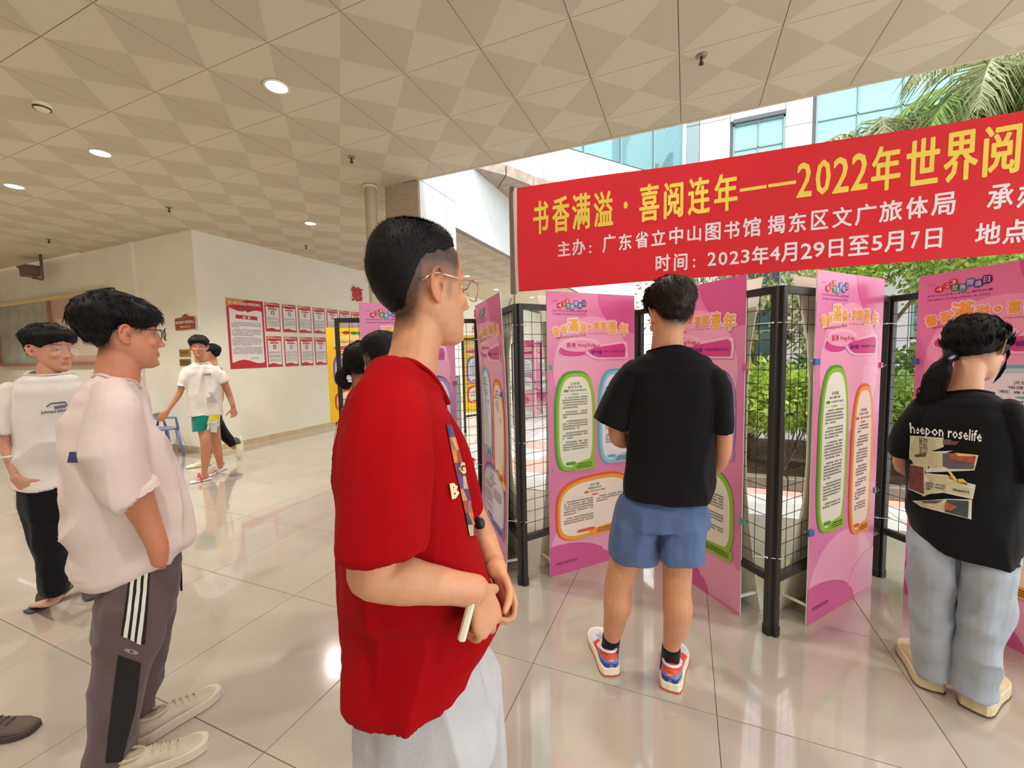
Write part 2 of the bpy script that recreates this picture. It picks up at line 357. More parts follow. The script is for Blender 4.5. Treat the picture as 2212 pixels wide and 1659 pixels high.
for k, (x, y) in enumerate(((-4.55, 11.6), (-4.2, 12.4))):
    grid_frame((x, y), (x-.62, y+.75), ('slim far frame at the arcade end, nearer one', 'slim far frame at the arcade end, farther one')[k], wires=False)

# ================================================================== PRINTED BOARDS
PK = mat('pink_print', hsv(230, 138, 186), .32, spec=.5, coat=.12); PKL = mat('pink_light_print', hsv(243, 172, 204), .32, coat=.12); PKD = mat('pink_deep_print', hsv(216, 96, 158), .32, coat=.12)
PKW = mat('pink_pale_print', hsv(250, 196, 224), .32, coat=.12); PKO = mat('outline_print', hsv(254, 226, 240), .35); MAG = mat('magenta_print', hsv(216, 70, 146), .35)
YEL = mat('yellow_print', hsv(255, 206, 40), .4); FOAM = mat('foam_white', hsv(240, 236, 222), .6)
INK = mat('ink_black', hsv(52, 46, 50), .5); INKP = mat('ink_purple', hsv(84, 38, 120), .5); CRIM = mat('ink_crimson', hsv(200, 20, 70), .5)
ORG = mat('title_orange', hsv(255, 190, 56), .4); BRN = mat('title_brown', hsv(190, 104, 34), .5); WHT = mat('print_white', hsv(250, 238, 240), .5)
CREAM = mat('panel_cream', hsv(244, 240, 222), .5); PCOL = {}
for n_, c1, c2, c3 in (('green', (84, 164, 36), (150, 200, 60), (238, 240, 222)), ('blue', (96, 190, 204), (160, 206, 236), (238, 240, 250)), ('orange', (232, 104, 40), (250, 168, 70), (250, 236, 222)),
                       ('purple', (118, 80, 180), (170, 150, 216), (236, 232, 246)), ('teal', (110, 180, 190), (190, 220, 226), (240, 240, 246)), ('red', (220, 60, 40), (250, 120, 70), (250, 236, 220))):
    PCOL[n_] = (mat('panel_'+n_, hsv(*c1), .4), mat('panel_%s_light' % n_, hsv(*c2), .4), mat('panel_%s_paper' % n_, hsv(*c3), .45))
class Sheet:
    """flat print on a board: shapes by material, u to the right, v down"""
    def __init__(s, W, H): s.W, s.H, s.d = W, H, {}
    def mb(s, M, nm):
        k = (nm, M.name)
        if nm in ('background_shape', 'label_plate', 'logo', 'badge', 'tag', 'photo', 'heading', 'subtitle'): s.n_ = getattr(s, 'n_', 0)+1; k = (nm, s.n_)
        if k not in s.d: s.d[k] = (MB(), M)
        return s.d[k][0]
    def P(s, u, v, l): return (u*s.W, -.0007*l-.0004, (1-v)*s.H)
    def poly(s, nm, M, pts, l): s.mb(M, nm).add([s.P(u, v, l) for u, v in pts], [tuple(range(len(pts)-1, -1, -1))])
    def blob(s, nm, M, u0, v0, u1, v1, l, n=3.5, skew=0, top=None, N=40):
        pts = []
        for k in range(N):
            a = 2*math.pi*k/N; c, q = math.cos(a), math.sin(a)
            nn = (top or n) if q < 0 else n
            x = math.copysign(abs(c)**(2/nn), c); y = math.copysign(abs(q)**(2/nn), q)
            pts.append(((u0+u1)/2+(u1-u0)/2*x, (v0+v1)/2+(v1-v0)/2*y+skew*x*(v1-v0)))
        s.poly(nm, M, pts, l)
    def text(s, nm, M, t, u0, v0, u1, v1, l, bold=.01, rot=0, res=1):
        fit_text(s.mb(M, nm), t, u0*s.W, u1*s.W, (1-v1)*s.H, (1-v0)*s.H, -.0007*l-.0004, bold, rot, res)
    def lines(s, nm, M, u0, v0, u1, v1, l, cw=.011, rh=.0088, seed=0):
        r = random.Random(seed); b = s.mb(M, nm); y = v0; para = r.randint(3, 6); k = 0
        du = cw/s.W; ch = rh*.52
        while y < v1-rh:
            u = u0+(2*du if k == 0 else 0); end = u1 if k < para-1 else u0+(u1-u0)*r.uniform(.2, .9)
            while u < end-du:
                if r.random() > .05:
                    w_ = du*r.uniform(.72, .86); q = -.0007*l-.0004
                    for (aa, bb, c_, d_) in ((0, 0, 1, .28), (.1, .42, .9, .62), (0, .76, 1, 1), (.4, 0, .62, 1)):
                        x0, x1 = (u+aa*w_)*s.W, (u+c_*w_)*s.W; z0, z1 = (1-(y+bb*ch))*s.H, (1-(y+d_*ch))*s.H
                        b.add([(x0, q, z1), (x1, q, z1), (x1, q, z0), (x0, q, z0)], [(0, 1, 2, 3)])
                u += du
            y += rh; k += 1
            if k >= para: k = 0; para = r.randint(3, 6); y += rh*.75
    def flush(s, parent, bend=None):
        for (nm, _), (b, M) in s.d.items():
            if bend: b.v = [(x, y+bend(x, z), z) for x, y, z in b.v]
            o = b.obj(nm, M, parent)
            if nm in ('body_text', 'small_text', 'dashes', 'title_lettering', 'logo_lettering', 'label_lettering'): o['kind'] = 'stuff'
TT = lambda t: t*2.6/(3.1-.5*t)
def panel(s, col, u0, v0, u1, v1, cols=1, head=('正舒雯', '聖馬可中學', '霎時花影燃詩情'), seed=0, skew=0, l=4):
    A, B, C = PCOL[col]; W, Hh = s.W, s.H; du, dv = .022/W, .018/Hh
    s.blob('panel_border', A, u0, v0, u1, v1, l, 4.2, skew, 3); s.blob('panel_border', B, u0+du*.9, v0+dv*.9, u1+du*.1, v1-dv*.1, l+1, 4.2, skew, 3)
    s.blob('panel_paper', C, u0+du*1.7, v0+dv*2.2, u1-du*1.1, v1-dv*1.5, l+2, 4.2, skew, 3)
    uc = (u0+u1)/2; t = .018/Hh; y = v0+dv*2.2+(.055 if v1-v0 > .4 else .02)*(.6 if cols > 1 else 1); w_ = min(.075/W, (u1-u0)*.3)
    s.text('heading', INK, head[0], uc-w_*.5, y, uc+w_*.5, y+t, l+3, .005)
    s.text('heading', INK, head[1], uc-w_*.75, y+t*1.35, uc+w_*.75, y+t*2.2, l+3, .008)
    s.poly('tag', B, [(uc-w_*1.2, y+t*2.6), (uc-w_*.65, y+t*2.6), (uc-w_*.65, y+t*3.5), (uc-w_*1.2, y+t*3.5)], l+3)
    s.text('heading', INK, '題目', uc-w_*1.1, y+t*2.7, uc-w_*.75, y+t*3.4, l+4, .01)
    s.text('heading', INK, head[2], uc-w_*.5, y+t*2.7, uc+w_*1.2, y+t*3.4, l+3, .012)
    s.blob('tag', A if col != 'green' else B, uc-w_*.4, y+t*4.1, uc+w_*.4, y+t*4.7, l+3, 2)
    for k in range(14):
        uu = u0+du*2.4+(u1-u0-du*4.8)*(k+.1)/14
        if abs(uu-uc) > w_*.5: s.poly('dashes', A, [(uu, y+t*4.35), (uu+.012/W, y+t*4.35), (uu+.012/W, y+t*4.45), (uu, y+t*4.45)], l+3)
    y2 = y+t*5.3; m = du*3.0; ve = v1-dv*2.2-.035-.012*cols
    if cols == 1: s.lines('body_text', INK, u0+m, y2, u1-m*.9, ve, l+3, seed=seed)
    else:
        s.lines('body_text', INK, u0+m, y2, uc-.01, ve+.025, l+3, seed=seed); s.lines('body_text', INK, uc+.02, y2, u1-m, ve-.03, l+3, seed=seed+1)
    # footer ribbon with a small badge
    f0 = u0+(u1-u0)*.42
    s.poly('footer_ribbon', B, [(f0, v1-dv*2.4), (f0+.1*(u1-u0), v1-dv*2.9), (u1-du*1.2, v1-dv*4.0), (u1+du*.0, v1-dv*3.2), (u1-du*.3, v1+dv*.2), (f0+.02, v1+dv*.05)], l+3)
    s.blob('badge', A, f0-.16*(u1-u0), v1-dv*3.6, f0+.08*(u1-u0), v1-dv*2.4, l+4, 3)
    s.lines('small_text', INK, f0+.1*(u1-u0), v1-dv*2.5, u1-du*1.2, v1-dv*.3, l+5, .007, .0065, seed+9)
def pink_sheet(s, group, cols):
    s.poly('background_print', PK, [(0, 0), (1, 0), (1, 1), (0, 1)], 0)
    arc = lambda cx, cy, ru, rv, a0, a1, n=14: [(cx+ru*math.cos(math.radians(a0+(a1-a0)*k/n)), cy+rv*math.sin(math.radians(a0+(a1-a0)*k/n))) for k in range(n+1)]
    cl = lambda P: [(min(1, max(0, u)), min(1, max(0, v))) for u, v in P]
    s.poly('background_shape', PKD, cl([(1, 0)]+arc(1, 0, .45, .14, 90, 180)), 1)
    s.poly('background_shape', PKL, cl(arc(.5, .27, .44, .19, 0, 360, 36)), 1)
    s.poly('background_shape', PKL, cl([(0, .99), (0, .80)]+arc(.5, .93, .5, .17, 180, 360)+[(1, .99)]), 1); s.poly('background_shape', PKD, cl([(0, 1)]+arc(.08, 1, .62, .11, 180, 360)), 2)
    s.poly('background_shape', PKL, cl([(1, .98), (1, .86)]+arc(1, .95, .4, .09, 270, 180)), 2.5)
    # logo
    rb = [((200, 36, 48), .105, .038, .155, .056, '4'), ((206, 70, 60), .15, .03, .2, .048, '·2'), ((206, 60, 70), .19, .022, .235, .042, '3')]
    wb = [((60, 140, 90), '世', .225, .046), ((74, 150, 170), '界', .268, .05), ((80, 110, 190), '閱', .31, .038), ((60, 84, 160), '讀', .352, .044), ((60, 30, 110), '日', .396, .036)]
    for c, a, b_, c2, d_, t in rb: s.blob('logo', mat('logo_%d_%d_%d' % c, hsv(*c), .4), a, b_, c2+.004, d_, 3, 2.6)
    for c, t, u, v in wb: s.blob('logo', mat('logo_%d_%d_%d' % c, hsv(*c), .4), u-.026, v-.0115, u+.028, v+.0115, 3, 2.8)
    for c, a, b_, c2, d_, t in rb: s.text('logo_lettering', WHT, t, a+.01, b_+.003, c2-.004, d_-.004, 4, .02)
    for c, t, u, v in wb: s.text('logo_lettering', WHT, t, u-.015, v-.007, u+.017, v+.007, 4, .01)
    s.text('logo_lettering', CRIM, '2022年', .06, .028, .105, .034, 3, .01)
    s.text('subtitle', INKP, '4‧23 World Book Day 創作比賽', .06, .060, .43, .0685, 3, .02)
    s.text('subtitle', INKP, 'Creative Competition in 2022', .06, .0715, .42, .080, 3, .02)
    # title in outlined letters
    tt = [('書', .11, .136, .075, .032, .14), ('香', .207, .128, .075, .03, .12), ('滿', .313, .113, .125, .045, .05), ('溢', .427, .119, .078, .031, .02), ('喜', .583, .115, .07, .031, -.02),
          ('閱', .66, .116, .07, .031, -.03), ('連', .76, .118, .105, .044, 0), ('年', .882, .126, .11, .045, -.03)]
    for lay, (M, bd) in enumerate(((PKO, .15), (BRN, .034), (ORG, .020))):
        b = s.mb(M, 'title_lettering')
        for ch, t, v, w_, h_, ro in tt: glyph(b, ch, TT(t)*s.W, (1-v)*s.H, w_*s.W*.92, h_*s.H, -.0007*(3+lay)-.0004, bd, ro)
        rr = (.02, .013, .010)[lay]; cx, cz = TT(.504), .117
        s.blob('title_lettering', M, cx-rr/s.W, cz-rr/s.H, cx+rr/s.W, cz+rr/s.H, 3+lay, 2)
    s.text('subtitle', BRN, 'Surrounded by the Scent of Books', .10, .146, .42, .158, 3, .03, .085); s.text('subtitle', BRN, '· Joy of Reading in Years', .44, .139, .68, .1455, 3, .03, 0)
    # place and group labels
    s.blob('label_plate', PKW, .105, .166, .46, .226, 3, 2.2, -.05); s.blob('label_plate', MAG, .118, .180, .45, .222, 4, 2.2, -.04)
    s.blob('label_plate', PKW, .14, .157, .575, .206, 5, 2.2, .0); s.blob('label_plate', PKL, .165, .165, .535, .203, 6, 2.2, .0)
    s.text('label_lettering', CRIM, '香港', .2, .174, .3, .191, 7, .025); s.text('label_lettering', CRIM, 'Hong Kong', .325, .176, .525, .1925, 7, .025)
    bar = [(.4, .196), (.47, .186), (.86, .169), (.9, .176), (.912, .2), (.9, .235), (.55, .2345), (.46, .225), (.41, .21)]
    s.poly('label_plate', PKW, [(u, v) for u, v in bar][::1], 5)
    s.poly('label_plate', MAG, [(.44, .2), (.5, .193), (.85, .178), (.875, .185), (.885, .2), (.875, .229), (.56, .228), (.49, .22), (.45, .21)], 6)
    s.text('label_lettering', INKP, group[0], .475, .201, .60, .2155, 8, .03); s.text('label_lettering', INKP, group[1], .63, .2025, .86, .213, 8, .015)
    for c in cols: panel(s, *c)
    s.lines('small_text', INK, .04, .955, .30, .972, 3, .006, .006, 5)
def display_board(a, b, label, group, cols, bend=0, H_=1.885, sheetf=None, z0=0, back=True, name='display_board', grp='pink display boards on the mesh frames'):
    W = math.hypot(b[0]-a[0], b[1]-a[1]); rz = math.atan2(b[1]-a[1], b[0]-a[0])
    e = empty(name, (a[0], a[1], z0), rz, label, 'display board', grp)
    bf = (lambda x, z: bend*math.sin(math.pi*z/H_)) if bend else None
    pts = 14; m = MB()
    for k in range(pts):
        za, zb_ = H_*k/pts, H_*(k+1)/pts; ya, yb = (bf(0, za), bf(0, zb_)) if bf else (0, 0)
        m.add([(0, ya, za), (W, ya, za), (W, yb, zb_), (0, yb, zb_), (0, ya+.006, za), (W, ya+.006, za), (W, yb+.006, zb_), (0, yb+.006, zb_)],
              [(0, 1, 2, 3), (7, 6, 5, 4), (0, 3, 7, 4), (1, 5, 6, 2)]+([(0, 4, 5, 1)] if k == 0 else [])+([(3, 2, 6, 7)] if k == pts-1 else []))
    m.obj('foam_board', FOAM, e)
    s = Sheet(W, H_)
    (sheetf or pink_sheet)(s, group, cols); 
    if bf:
        for (nm, _), (q, M) in s.d.items():
            if nm == 'background_print':   # subdivide the full sheet so that it bends
                q.v, q.f, q.m = [], [], []
                for k in range(pts): q.add([(0, -.0004, H_*k/pts), (W, -.0004, H_*k/pts), (W, -.0004, H_*(k+1)/pts), (0, -.0004, H_*(k+1)/pts)], [(0, 1, 2, 3)])
    s.flush(e, bf)
    if back:   # the folded strut of the stand behind the frame
        dep = lambda z: .022+.13*(1-min(z, .8)/.8)**1.3+.1*max(0, (z-1.35)/.55)**1.5
        m = MB(); zs = [0, .15, .3, .5, .7, .9, 1.1, 1.3, 1.5, 1.65, 1.8, H_-.01]
        for i in range(len(zs)-1):
            za, zb_ = zs[i], zs[i+1]; ya, yb = dep(za)+abs(bend)*math.sin(math.pi*za/H_), dep(zb_)+abs(bend)*math.sin(math.pi*zb_/H_)
            m.add([(0, ya, za), (W, ya, za), (W, yb, zb_), (0, yb, zb_), (0, ya+.005, za), (W, ya+.005, za), (W, yb+.005, zb_), (0, yb+.005, zb_)], [(0, 1, 2, 3), (7, 6, 5, 4), (0, 3, 7, 4), (1, 5, 6, 2), (0, 4, 5, 1), (3, 2, 6, 7)])
        m.obj('back_board', FOAM, e)
        MB().box((.01, .006, .10), (.022, .13, .112)).obj('strut', FOAM, e); MB().box((W-.022, .006, .10), (W-.01, .13, .112)).obj('strut', FOAM, e)
    return e
G1 = ('初中組', '中一(S1)▶中三(S3)'); G2 = ('高中組', '中四(S4)▶中六(S6)')
hd2 = ('鄭可悠', '保良局第一小學', '書香飄溢滿校園'); hd3 = ('柏行書', '馬錦明慈善基金馬可賓紀念中學', '書香伴我行萬里')
display_board((-2.19, 2.39), (-1.68, 2.86), 'pink display board half hidden behind the red shirt and two dark heads', G1, [('green', .06, .27, .5, .6, 1, hd2, 1), ('purple', .54, .29, .96, .6, 1, hd2, 2), ('orange', .06, .63, .94, .88, 2, hd3, 3)])
display_board((-1.585, 3.04), (-1.10, 2.45), 'narrow looking pink board seen almost edge-on left of a black post', G2, [('blue', .07, .26, .48, .62, 1, hd2, 4), ('orange', .53, .3, .93, .68, 1, hd3, 5), ('purple', .1, .645, .93, .885, 2, hd2, 6)], bend=.03)
display_board((-.825, 2.56), (-.345, 3.10), 'pink board with a large green framed article, left of the black shirt', G1, [('green', .06, .272, .515, .63, 1, ('正舒雯', '聖馬可中學', '霎時花影燃詩情'), 7), ('blue', .545, .27, .965, .625, 1, hd2, 8), ('orange', .06, .655, .95, .885, 2, hd3, 9, -.02)])
display_board((-.205, 3.087), (.288, 2.54), 'pink board with a purple framed article, right of the black shirt', G2, [('orange', .05, .28, .47, .56, 1, hd2, 10), ('purple', .5, .265, .93, .535, 1, hd2, 11), ('green', .12, .565, .93, .85, 1, hd3, 12)])
display_board((.607, 2.573), (1.07, 3.146), 'tall pink board with one long green article, right of the double post', G2, [('green', .065, .258, .49, .745, 1, ('卓思蘊', '林大輝中學', '在書香中成長'), 13), ('orange', .545, .32, .90, .79, 1, ('辛雨盈', '培道中學', '書香滿溢'), 14)])
display_board((1.225, 3.14), (1.64, 2.50), 'pink board in front of the ponytail girl at the right edge', G2, [('teal', .27, .262, .95, .6, 1, ('洪恩童', '福建中學', '喜閱連年'), 15), ('orange', .1, .63, .93, .86, 2, hd3, 16)])
def yellow_sheet(s, group, cols):
    s.poly('background_print', YEL, [(0, 0), (1, 0), (1, 1), (0, 1)], 0)
    s.blob('background_shape', mat('yellow_light_print', hsv(255, 224, 110), .4), .1, .05, .95, .3, 1, 2)
    for c, t, u, v in (((206, 50, 50), '4', .3, .05), ((60, 140, 90), '世', .42, .055), ((74, 150, 170), '界', .52, .06), ((80, 110, 190), '閱', .62, .05), ((60, 84, 160), '讀', .72, .055), ((60, 30, 110), '日', .82, .05)):
        s.blob('logo', mat('logo_%d_%d_%d' % c, hsv(*c), .4), u-.05, v-.017, u+.05, v+.017, 3, 2.8)
    for k, ch in enumerate('書香滿溢喜閱連年'): glyph(s.mb(WHT, 'title_lettering'), ch, (.15+.1*k)*s.W, .86*s.H, .08*s.W, .05*s.H, -.003, .09); glyph(s.mb(ORG, 'title_lettering'), ch, (.15+.1*k)*s.W, .86*s.H, .08*s.W, .05*s.H, -.0038, .02)
    s.blob('label_plate', MAG, .1, .19, .7, .235, 3, 2.6)
    for c in cols: panel(s, *c)
display_board((-5.40, 5.12), (-4.8, 5.95), 'yellow printed board on the far frame beside the ponytail head', G1, [('purple', .08, .27, .5, .62, 1, hd2, 20), ('red', .08, .65, .9, .9, 1, hd2, 21)], H_=1.55, z0=.42, sheetf=yellow_sheet, back=False, grp='yellow display boards')
display_board((-3.98, 7.02), (-3.45, 7.60), 'yellow printed board seen through the mesh beyond the column', G1, [('purple', .12, .27, .62, .62, 1, hd2, 22), ('red', .12, .65, .62, .88, 1, hd2, 23), ('orange', .68, .27, .95, .62, 1, hd2, 24)], H_=1.5, z0=.36, sheetf=yellow_sheet, back=False, grp='yellow display boards')
for k, (x, y) in enumerate(((-5.0, 12.2), (-4.62, 13.1))):
    display_board((x, y), (x+.62, y+.1), ('far pink board at the arcade end, left one', 'far pink board at the arcade end, right one')[k], G2, [('blue', .2, .3, .9, .55, 1, hd2, 30), ('teal', .2, .6, .9, .85, 1, hd2, 31)], back=False, grp='far pink boards')

# binder clips and cable ties
def clip(p, dirx, label, col, s=.032):
    rz = math.atan2(dirx[1], dirx[0]); e = empty('binder_clip', p, rz, label, 'binder clip', 'binder clips on the boards')
    M = mat('clip_%d_%d_%d' % col, hsv(*col), .35); b = MB()
    b.add([(-s*.5, -.004, -s*.5), (s*.5, -.002, -s*.5), (s*.5, -.002, s*.5), (-s*.5, -.004, s*.5), (-s*.5, .016, -s*.5), (s*.5, .008, -s*.5), (s*.5, .008, s*.5), (-s*.5, .016, s*.5)],
          [(0, 1, 2, 3), (7, 6, 5, 4), (0, 4, 5, 1), (3, 2, 6, 7), (0, 3, 7, 4), (1, 5, 6, 2)]); b.obj('body', M, e)
    MB().tube([(-s*.5, -.004, -.006), (s*.3, -.012, -.008), (s*.62, -.014, 0), (s*.3, -.012, .008), (-s*.5, -.004, .006)], .0009, 5).obj('handle', mat('clip_wire', (.7, .7, .72), .25, metal=1), e)
TEAL_, BLU_, PNK_, YL_ = (90, 176, 160), (60, 108, 176), (216, 120, 150), (232, 222, 80)
for p, d, t, c in (((-1.105, 2.45, 1.23), (.63, -.77), 'blue clip on the edge-on board beside the black post', BLU_), ((-.82, 2.58, 1.40), (-.66, -.75), 'teal clip high on the left edge of the green article board', TEAL_),
                   ((-.345, 3.105, 1.42), (.66, .75), 'blue clip on the right edge, near the black shirt shoulder', BLU_), ((-.825, 2.58, .72), (-.66, -.75), 'teal clip low on the left edge of the green article board', TEAL_),
                   ((.288, 2.53, 1.4), (.7, -.74), 'pink clip on the board edge left of the double post', PNK_), ((.288, 2.53, .55), (.7, -.74), 'teal clip low on the board edge left of the double post', TEAL_),
                   ((.607, 2.567, 1.42), (-.63, -.78), 'blue clip high on the tall board right of the double post', BLU_), ((.607, 2.567, .52), (-.63, -.78), 'blue clip low on the tall board right of the double post', BLU_),
                   ((1.07, 3.138, 1.38), (.63, .78), 'pale pink clip on the far edge of the tall board', PNK_), ((1.225, 3.135, 1.40), (-.54, .84), 'blue clip on the board edge left of the girl', BLU_),
                   ((-1.10, 2.44, .62), (.63, -.77), 'small yellow clip low on the edge-on board', YL_), ((1.065, 3.138, .62), (.63, .78), 'blue clip low on the far edge of the tall board', BLU_),
                   ((-1.68, 2.85, 1.27), (.74, .67), 'dusty pink clip by the chin of the red shirt boy', (170, 90, 120)), ((-2.19, 2.38, 1.36), (-.74, -.67), 'blue clip by the hair bun behind the red shirt', BLU_)):
    clip(p, d, t, c)
M_tie = mat('tie_white', hsv(240, 240, 244), .35)
def tie(x, y, z, label, tx=.06, ty=0, w=.026, k=1.9, tilt=0):
    e = MB()
    pts = [(x+w*k*math.cos(t*2*math.pi/14), y+w*math.sin(t*2*math.pi/14), z+tilt*math.cos(t*2*math.pi/14)) for t in range(15)]
    e.tube(pts, .0022, 5, False); e.tube([(x-w*k*.6, y-w, z), (x-w*k*.6-tx, y-w-ty, z-.004)], .0018, 5); e.box((x-w*k*.6-.004, y-w-.004, z-.004), (x-w*k*.6+.004, y-w+.002, z+.004))
    tag(e.obj('cable_tie', M_tie, None, True), label, 'cable tie', 'white cable ties round the posts')
for (x, y, z, t, tx) in ((.42, 2.44, 1.62, 'white cable tie high round the double black post', .09), (.42, 2.44, .42, 'white cable tie low round the double black post', .06), (-.965, 2.43, 1.67, 'upper white cable tie on the banner post', -.12),
                     (-.965, 2.43, .42, 'white cable tie low on the banner post', .07), (-.965, 2.43, .93, 'white cable tie at mid height on the banner post', .0), (1.165, 3.31, 1.63, 'white cable tie on the post beyond the tall board', -.06),
                     (1.165, 3.31, .4, 'white cable tie low on the post beyond the tall board', .06), (-1.68, 3.26, .52, 'white cable tie above the red bucket', .02), (-1.68, 3.26, 1.62, 'white cable tie near the mouth of the red shirt boy', .05)):
    tie(x, y, z, t, tx)

# ================================================================== RED BANNER
YB = 2.395
def ywave(X, z): return .012*math.sin(X*2.3+z*3)+.006*math.sin(X*6.1-z*7)
M_ban = mat('banner_cloth', hsv(232, 30, 46), .45, sheen=.0); nt = M_ban.node_tree; N = nt.nodes; L_ = nt.links
tr = N.new('ShaderNodeBsdfTranslucent'); tr.inputs[0].default_value = (*hsv(255, 70, 80), 1); mx = N.new('ShaderNodeMixShader'); mx.inputs[0].default_value = .6
L_.new(N['Principled BSDF'].outputs[0], mx.inputs[1]); L_.new(tr.outputs[0], mx.inputs[2]); L_.new(mx.outputs[0], N['Material Output'].inputs[0])
bn = empty('banner', (-.95, YB, 1.87), 0, 'long red cloth banner with yellow and white lettering above the boards', 'banner')
def bz(X): s = (X+.94)/2.16; return 1.868-.008*s, 2.478-.064*s
m = MB(); nx, nz = 60, 12
for i in range(nx+1):
    X = -.945+2.74*i/nx; a, b = bz(X)
    for j in range(nz+1):
        z = a+(b-a)*j/nz; m.v.append((X+.95, ywave(X, z), z-1.87))
m.f = [(i*(nz+1)+j, (i+1)*(nz+1)+j, (i+1)*(nz+1)+j+1, i*(nz+1)+j+1) for i in range(nx) for j in range(nz)]; m.m = [0]*len(m.f)
m.obj('cloth', M_ban, bn, True)
m = MB(); m.v = []; 
for j in range(nz+1):
    for X in (-.962, -.943):
        a, b = bz(X); z = a+(b-a)*j/nz; m.v.append((X+.95, ywave(X, z)-.003, z-1.87))
m.f = [(2*j, 2*j+1, 2*j+3, 2*j+2) for j in range(nz)]; m.m = [0]*nz; m.obj('hem', mat('hem_white', hsv(240, 215, 215), .7), bn)
T1 = [('书', 1154, 1187, 434.6, 509), ('香', 1195, 1232, 425, 504), ('满', 1237, 1276, 418, 498), ('溢', 1283, 1324.6, 413, 491), ('·', 1347, 1356, 434, 452), ('喜', 1381, 1424, 395, 479), ('阅', 1434, 1476, 390, 472), ('连', 1486, 1534, 380, 464),
      ('年', 1543, 1593.6, 372, 457), ('—', 1598.6, 1656, 402, 411), ('—', 1660, 1720, 392, 401), ('2', 1722, 1755.5, 348.6, 425), ('0', 1763, 1796, 342.6, 419), ('2', 1800.7, 1836.8, 336.5, 415), ('2', 1841, 1878, 327.5, 409),
      ('年', 1885, 1948, 311, 410), ('世', 1960, 2031, 296, 399), ('界', 2040, 2112.5, 282, 392), ('阅', 2123, 2201.5, 269, 380), ('读', 2216, 2300, 255, 370)]
T2 = [('主', 1206, 1233, 521, 555), ('办', 1237, 1265, 516, 552.6), (':', 1273, 1278.5, 529.5, 548.5), ('广', 1302, 1330.5, 505, 546.6), ('东', 1337, 1365, 504, 542), ('省', 1372.6, 1401, 499.7, 537.7), ('立', 1407, 1437.7, 495.6, 532), ('中', 1446, 1475.6, 490, 529.5),
      ('山', 1485, 1514.4, 487.5, 522.8), ('图', 1523.7, 1556.5, 480.7, 521), ('书', 1564, 1597.7, 476.6, 517), ('馆', 1604.5, 1643.8, 468.5, 512), ('揭', 1659, 1696.7, 463, 505), ('东', 1705, 1743.4, 457, 501), ('区', 1754, 1791.6, 451, 494.8),
      ('文', 1800, 1842.9, 443.5, 490), ('广', 1849.5, 1895.6, 437.5, 485), ('旅', 1901.6, 1951, 430, 478), ('体', 1958.9, 2005.6, 422.4, 472), ('局', 2013, 2064, 415, 466), ('承', 2132, 2188, 398, 452), ('办', 2197, 2252, 391, 448),
      ('时', 1416.8, 1448, 549.9, 588.4), ('间', 1455.9, 1485, 547, 586.5), (':', 1496.5, 1502, 559, 579.7), ('2', 1528, 1547, 544, 575.6), ('0', 1551.6, 1571.4, 543, 574), ('2', 1576, 1596.3, 541, 571.6), ('3', 1600.4, 1619.4, 537.7, 569),
      ('年', 1624.8, 1661, 529.5, 571.6), ('4', 1663.6, 1686, 531, 562.5), ('月', 1688.6, 1723, 521.9, 565.6), ('2', 1730.8, 1755.5, 523, 559.5), ('9', 1757.9, 1782.6, 520, 555), ('日', 1791.6, 1823, 514, 555), ('至', 1834, 1879, 507, 552),
      ('5', 1884, 1907.6, 507, 541.5), ('月', 1911.6, 1952.8, 497.8, 544.5), ('7', 1968, 1987, 499, 537), ('日', 1999.6, 2035.7, 491.7, 537), ('地', 2108, 2163.8, 478, 528), ('点', 2169, 2225, 472, 525)]
for nm, T, M, bd in (('yellow_lettering', T1, mat('letter_yellow', hsv(255, 226, 92), .5), .028), ('white_lettering', T2, mat('letter_white', hsv(250, 240, 248), .5), .032)):
    for ch, x0, x1, y0, y1 in T:
        m = MB()
        xm = (x0+x1)/2; ym = (y0+y1)/2; X0, X1 = atY(x0, ym, YB)[0], atY(x1, ym, YB)[0]; Z1, Z0 = atY(xm, y0+1, YB)[2], atY(xm, y1-1, YB)[2]
        if ch == '—': m.box((X0, 0, Z0), (X1, .0008, Z1))
        else: fit_text(m, ch, X0, X1, Z0, Z1, 0, bd)
        m.v = [(x+.95, ywave(x, z)-.0028+y, z-1.87) for x, y, z in m.v]; m.obj('character', M, bn)
po = empty('banner_pole', (-.985, 2.415, 1.74), 0, 'thin pole in a grey sleeve holding the left end of the red banner', 'pole')
MB().tube([(0, 0, 0), (0, 0, .75)], .006, 8).obj('rod', mat('rod_wood', hsv(196, 170, 130), .5), po, True)
b = MB(); b.v = [(-.024, 0, .12), (.012, -.012, .12), (.016, .004, .12), (-.024, .01, .12), (-.022, 0, .735), (.008, -.012, .735), (.012, .004, .735), (-.022, .01, .735)]
b.f = [(0, 1, 5, 4), (1, 2, 6, 5), (2, 3, 7, 6), (3, 0, 4, 7), (4, 5, 6, 7), (3, 2, 1, 0)]; b.m = [0]*6; b.obj('sleeve', mat('sleeve_grey', hsv(158, 138, 128), .7), po)
MB().box((-.012, -.012, .735), (.014, .012, .76)).obj('tip', mat('tip_wood', hsv(120, 100, 86), .6), po)
MB().tube([(.01, -.01, .745), (.03, -.012, .73), (.045, -.01, .722)], .0015, 5).tube([(-.02, 0, .10), (-.03, -.01, .07), (-.035, -.01, .05), (-.01, -.012, .09)], .0015, 5).obj('string', mat('string_brown', hsv(120, 90, 60), .8), po)

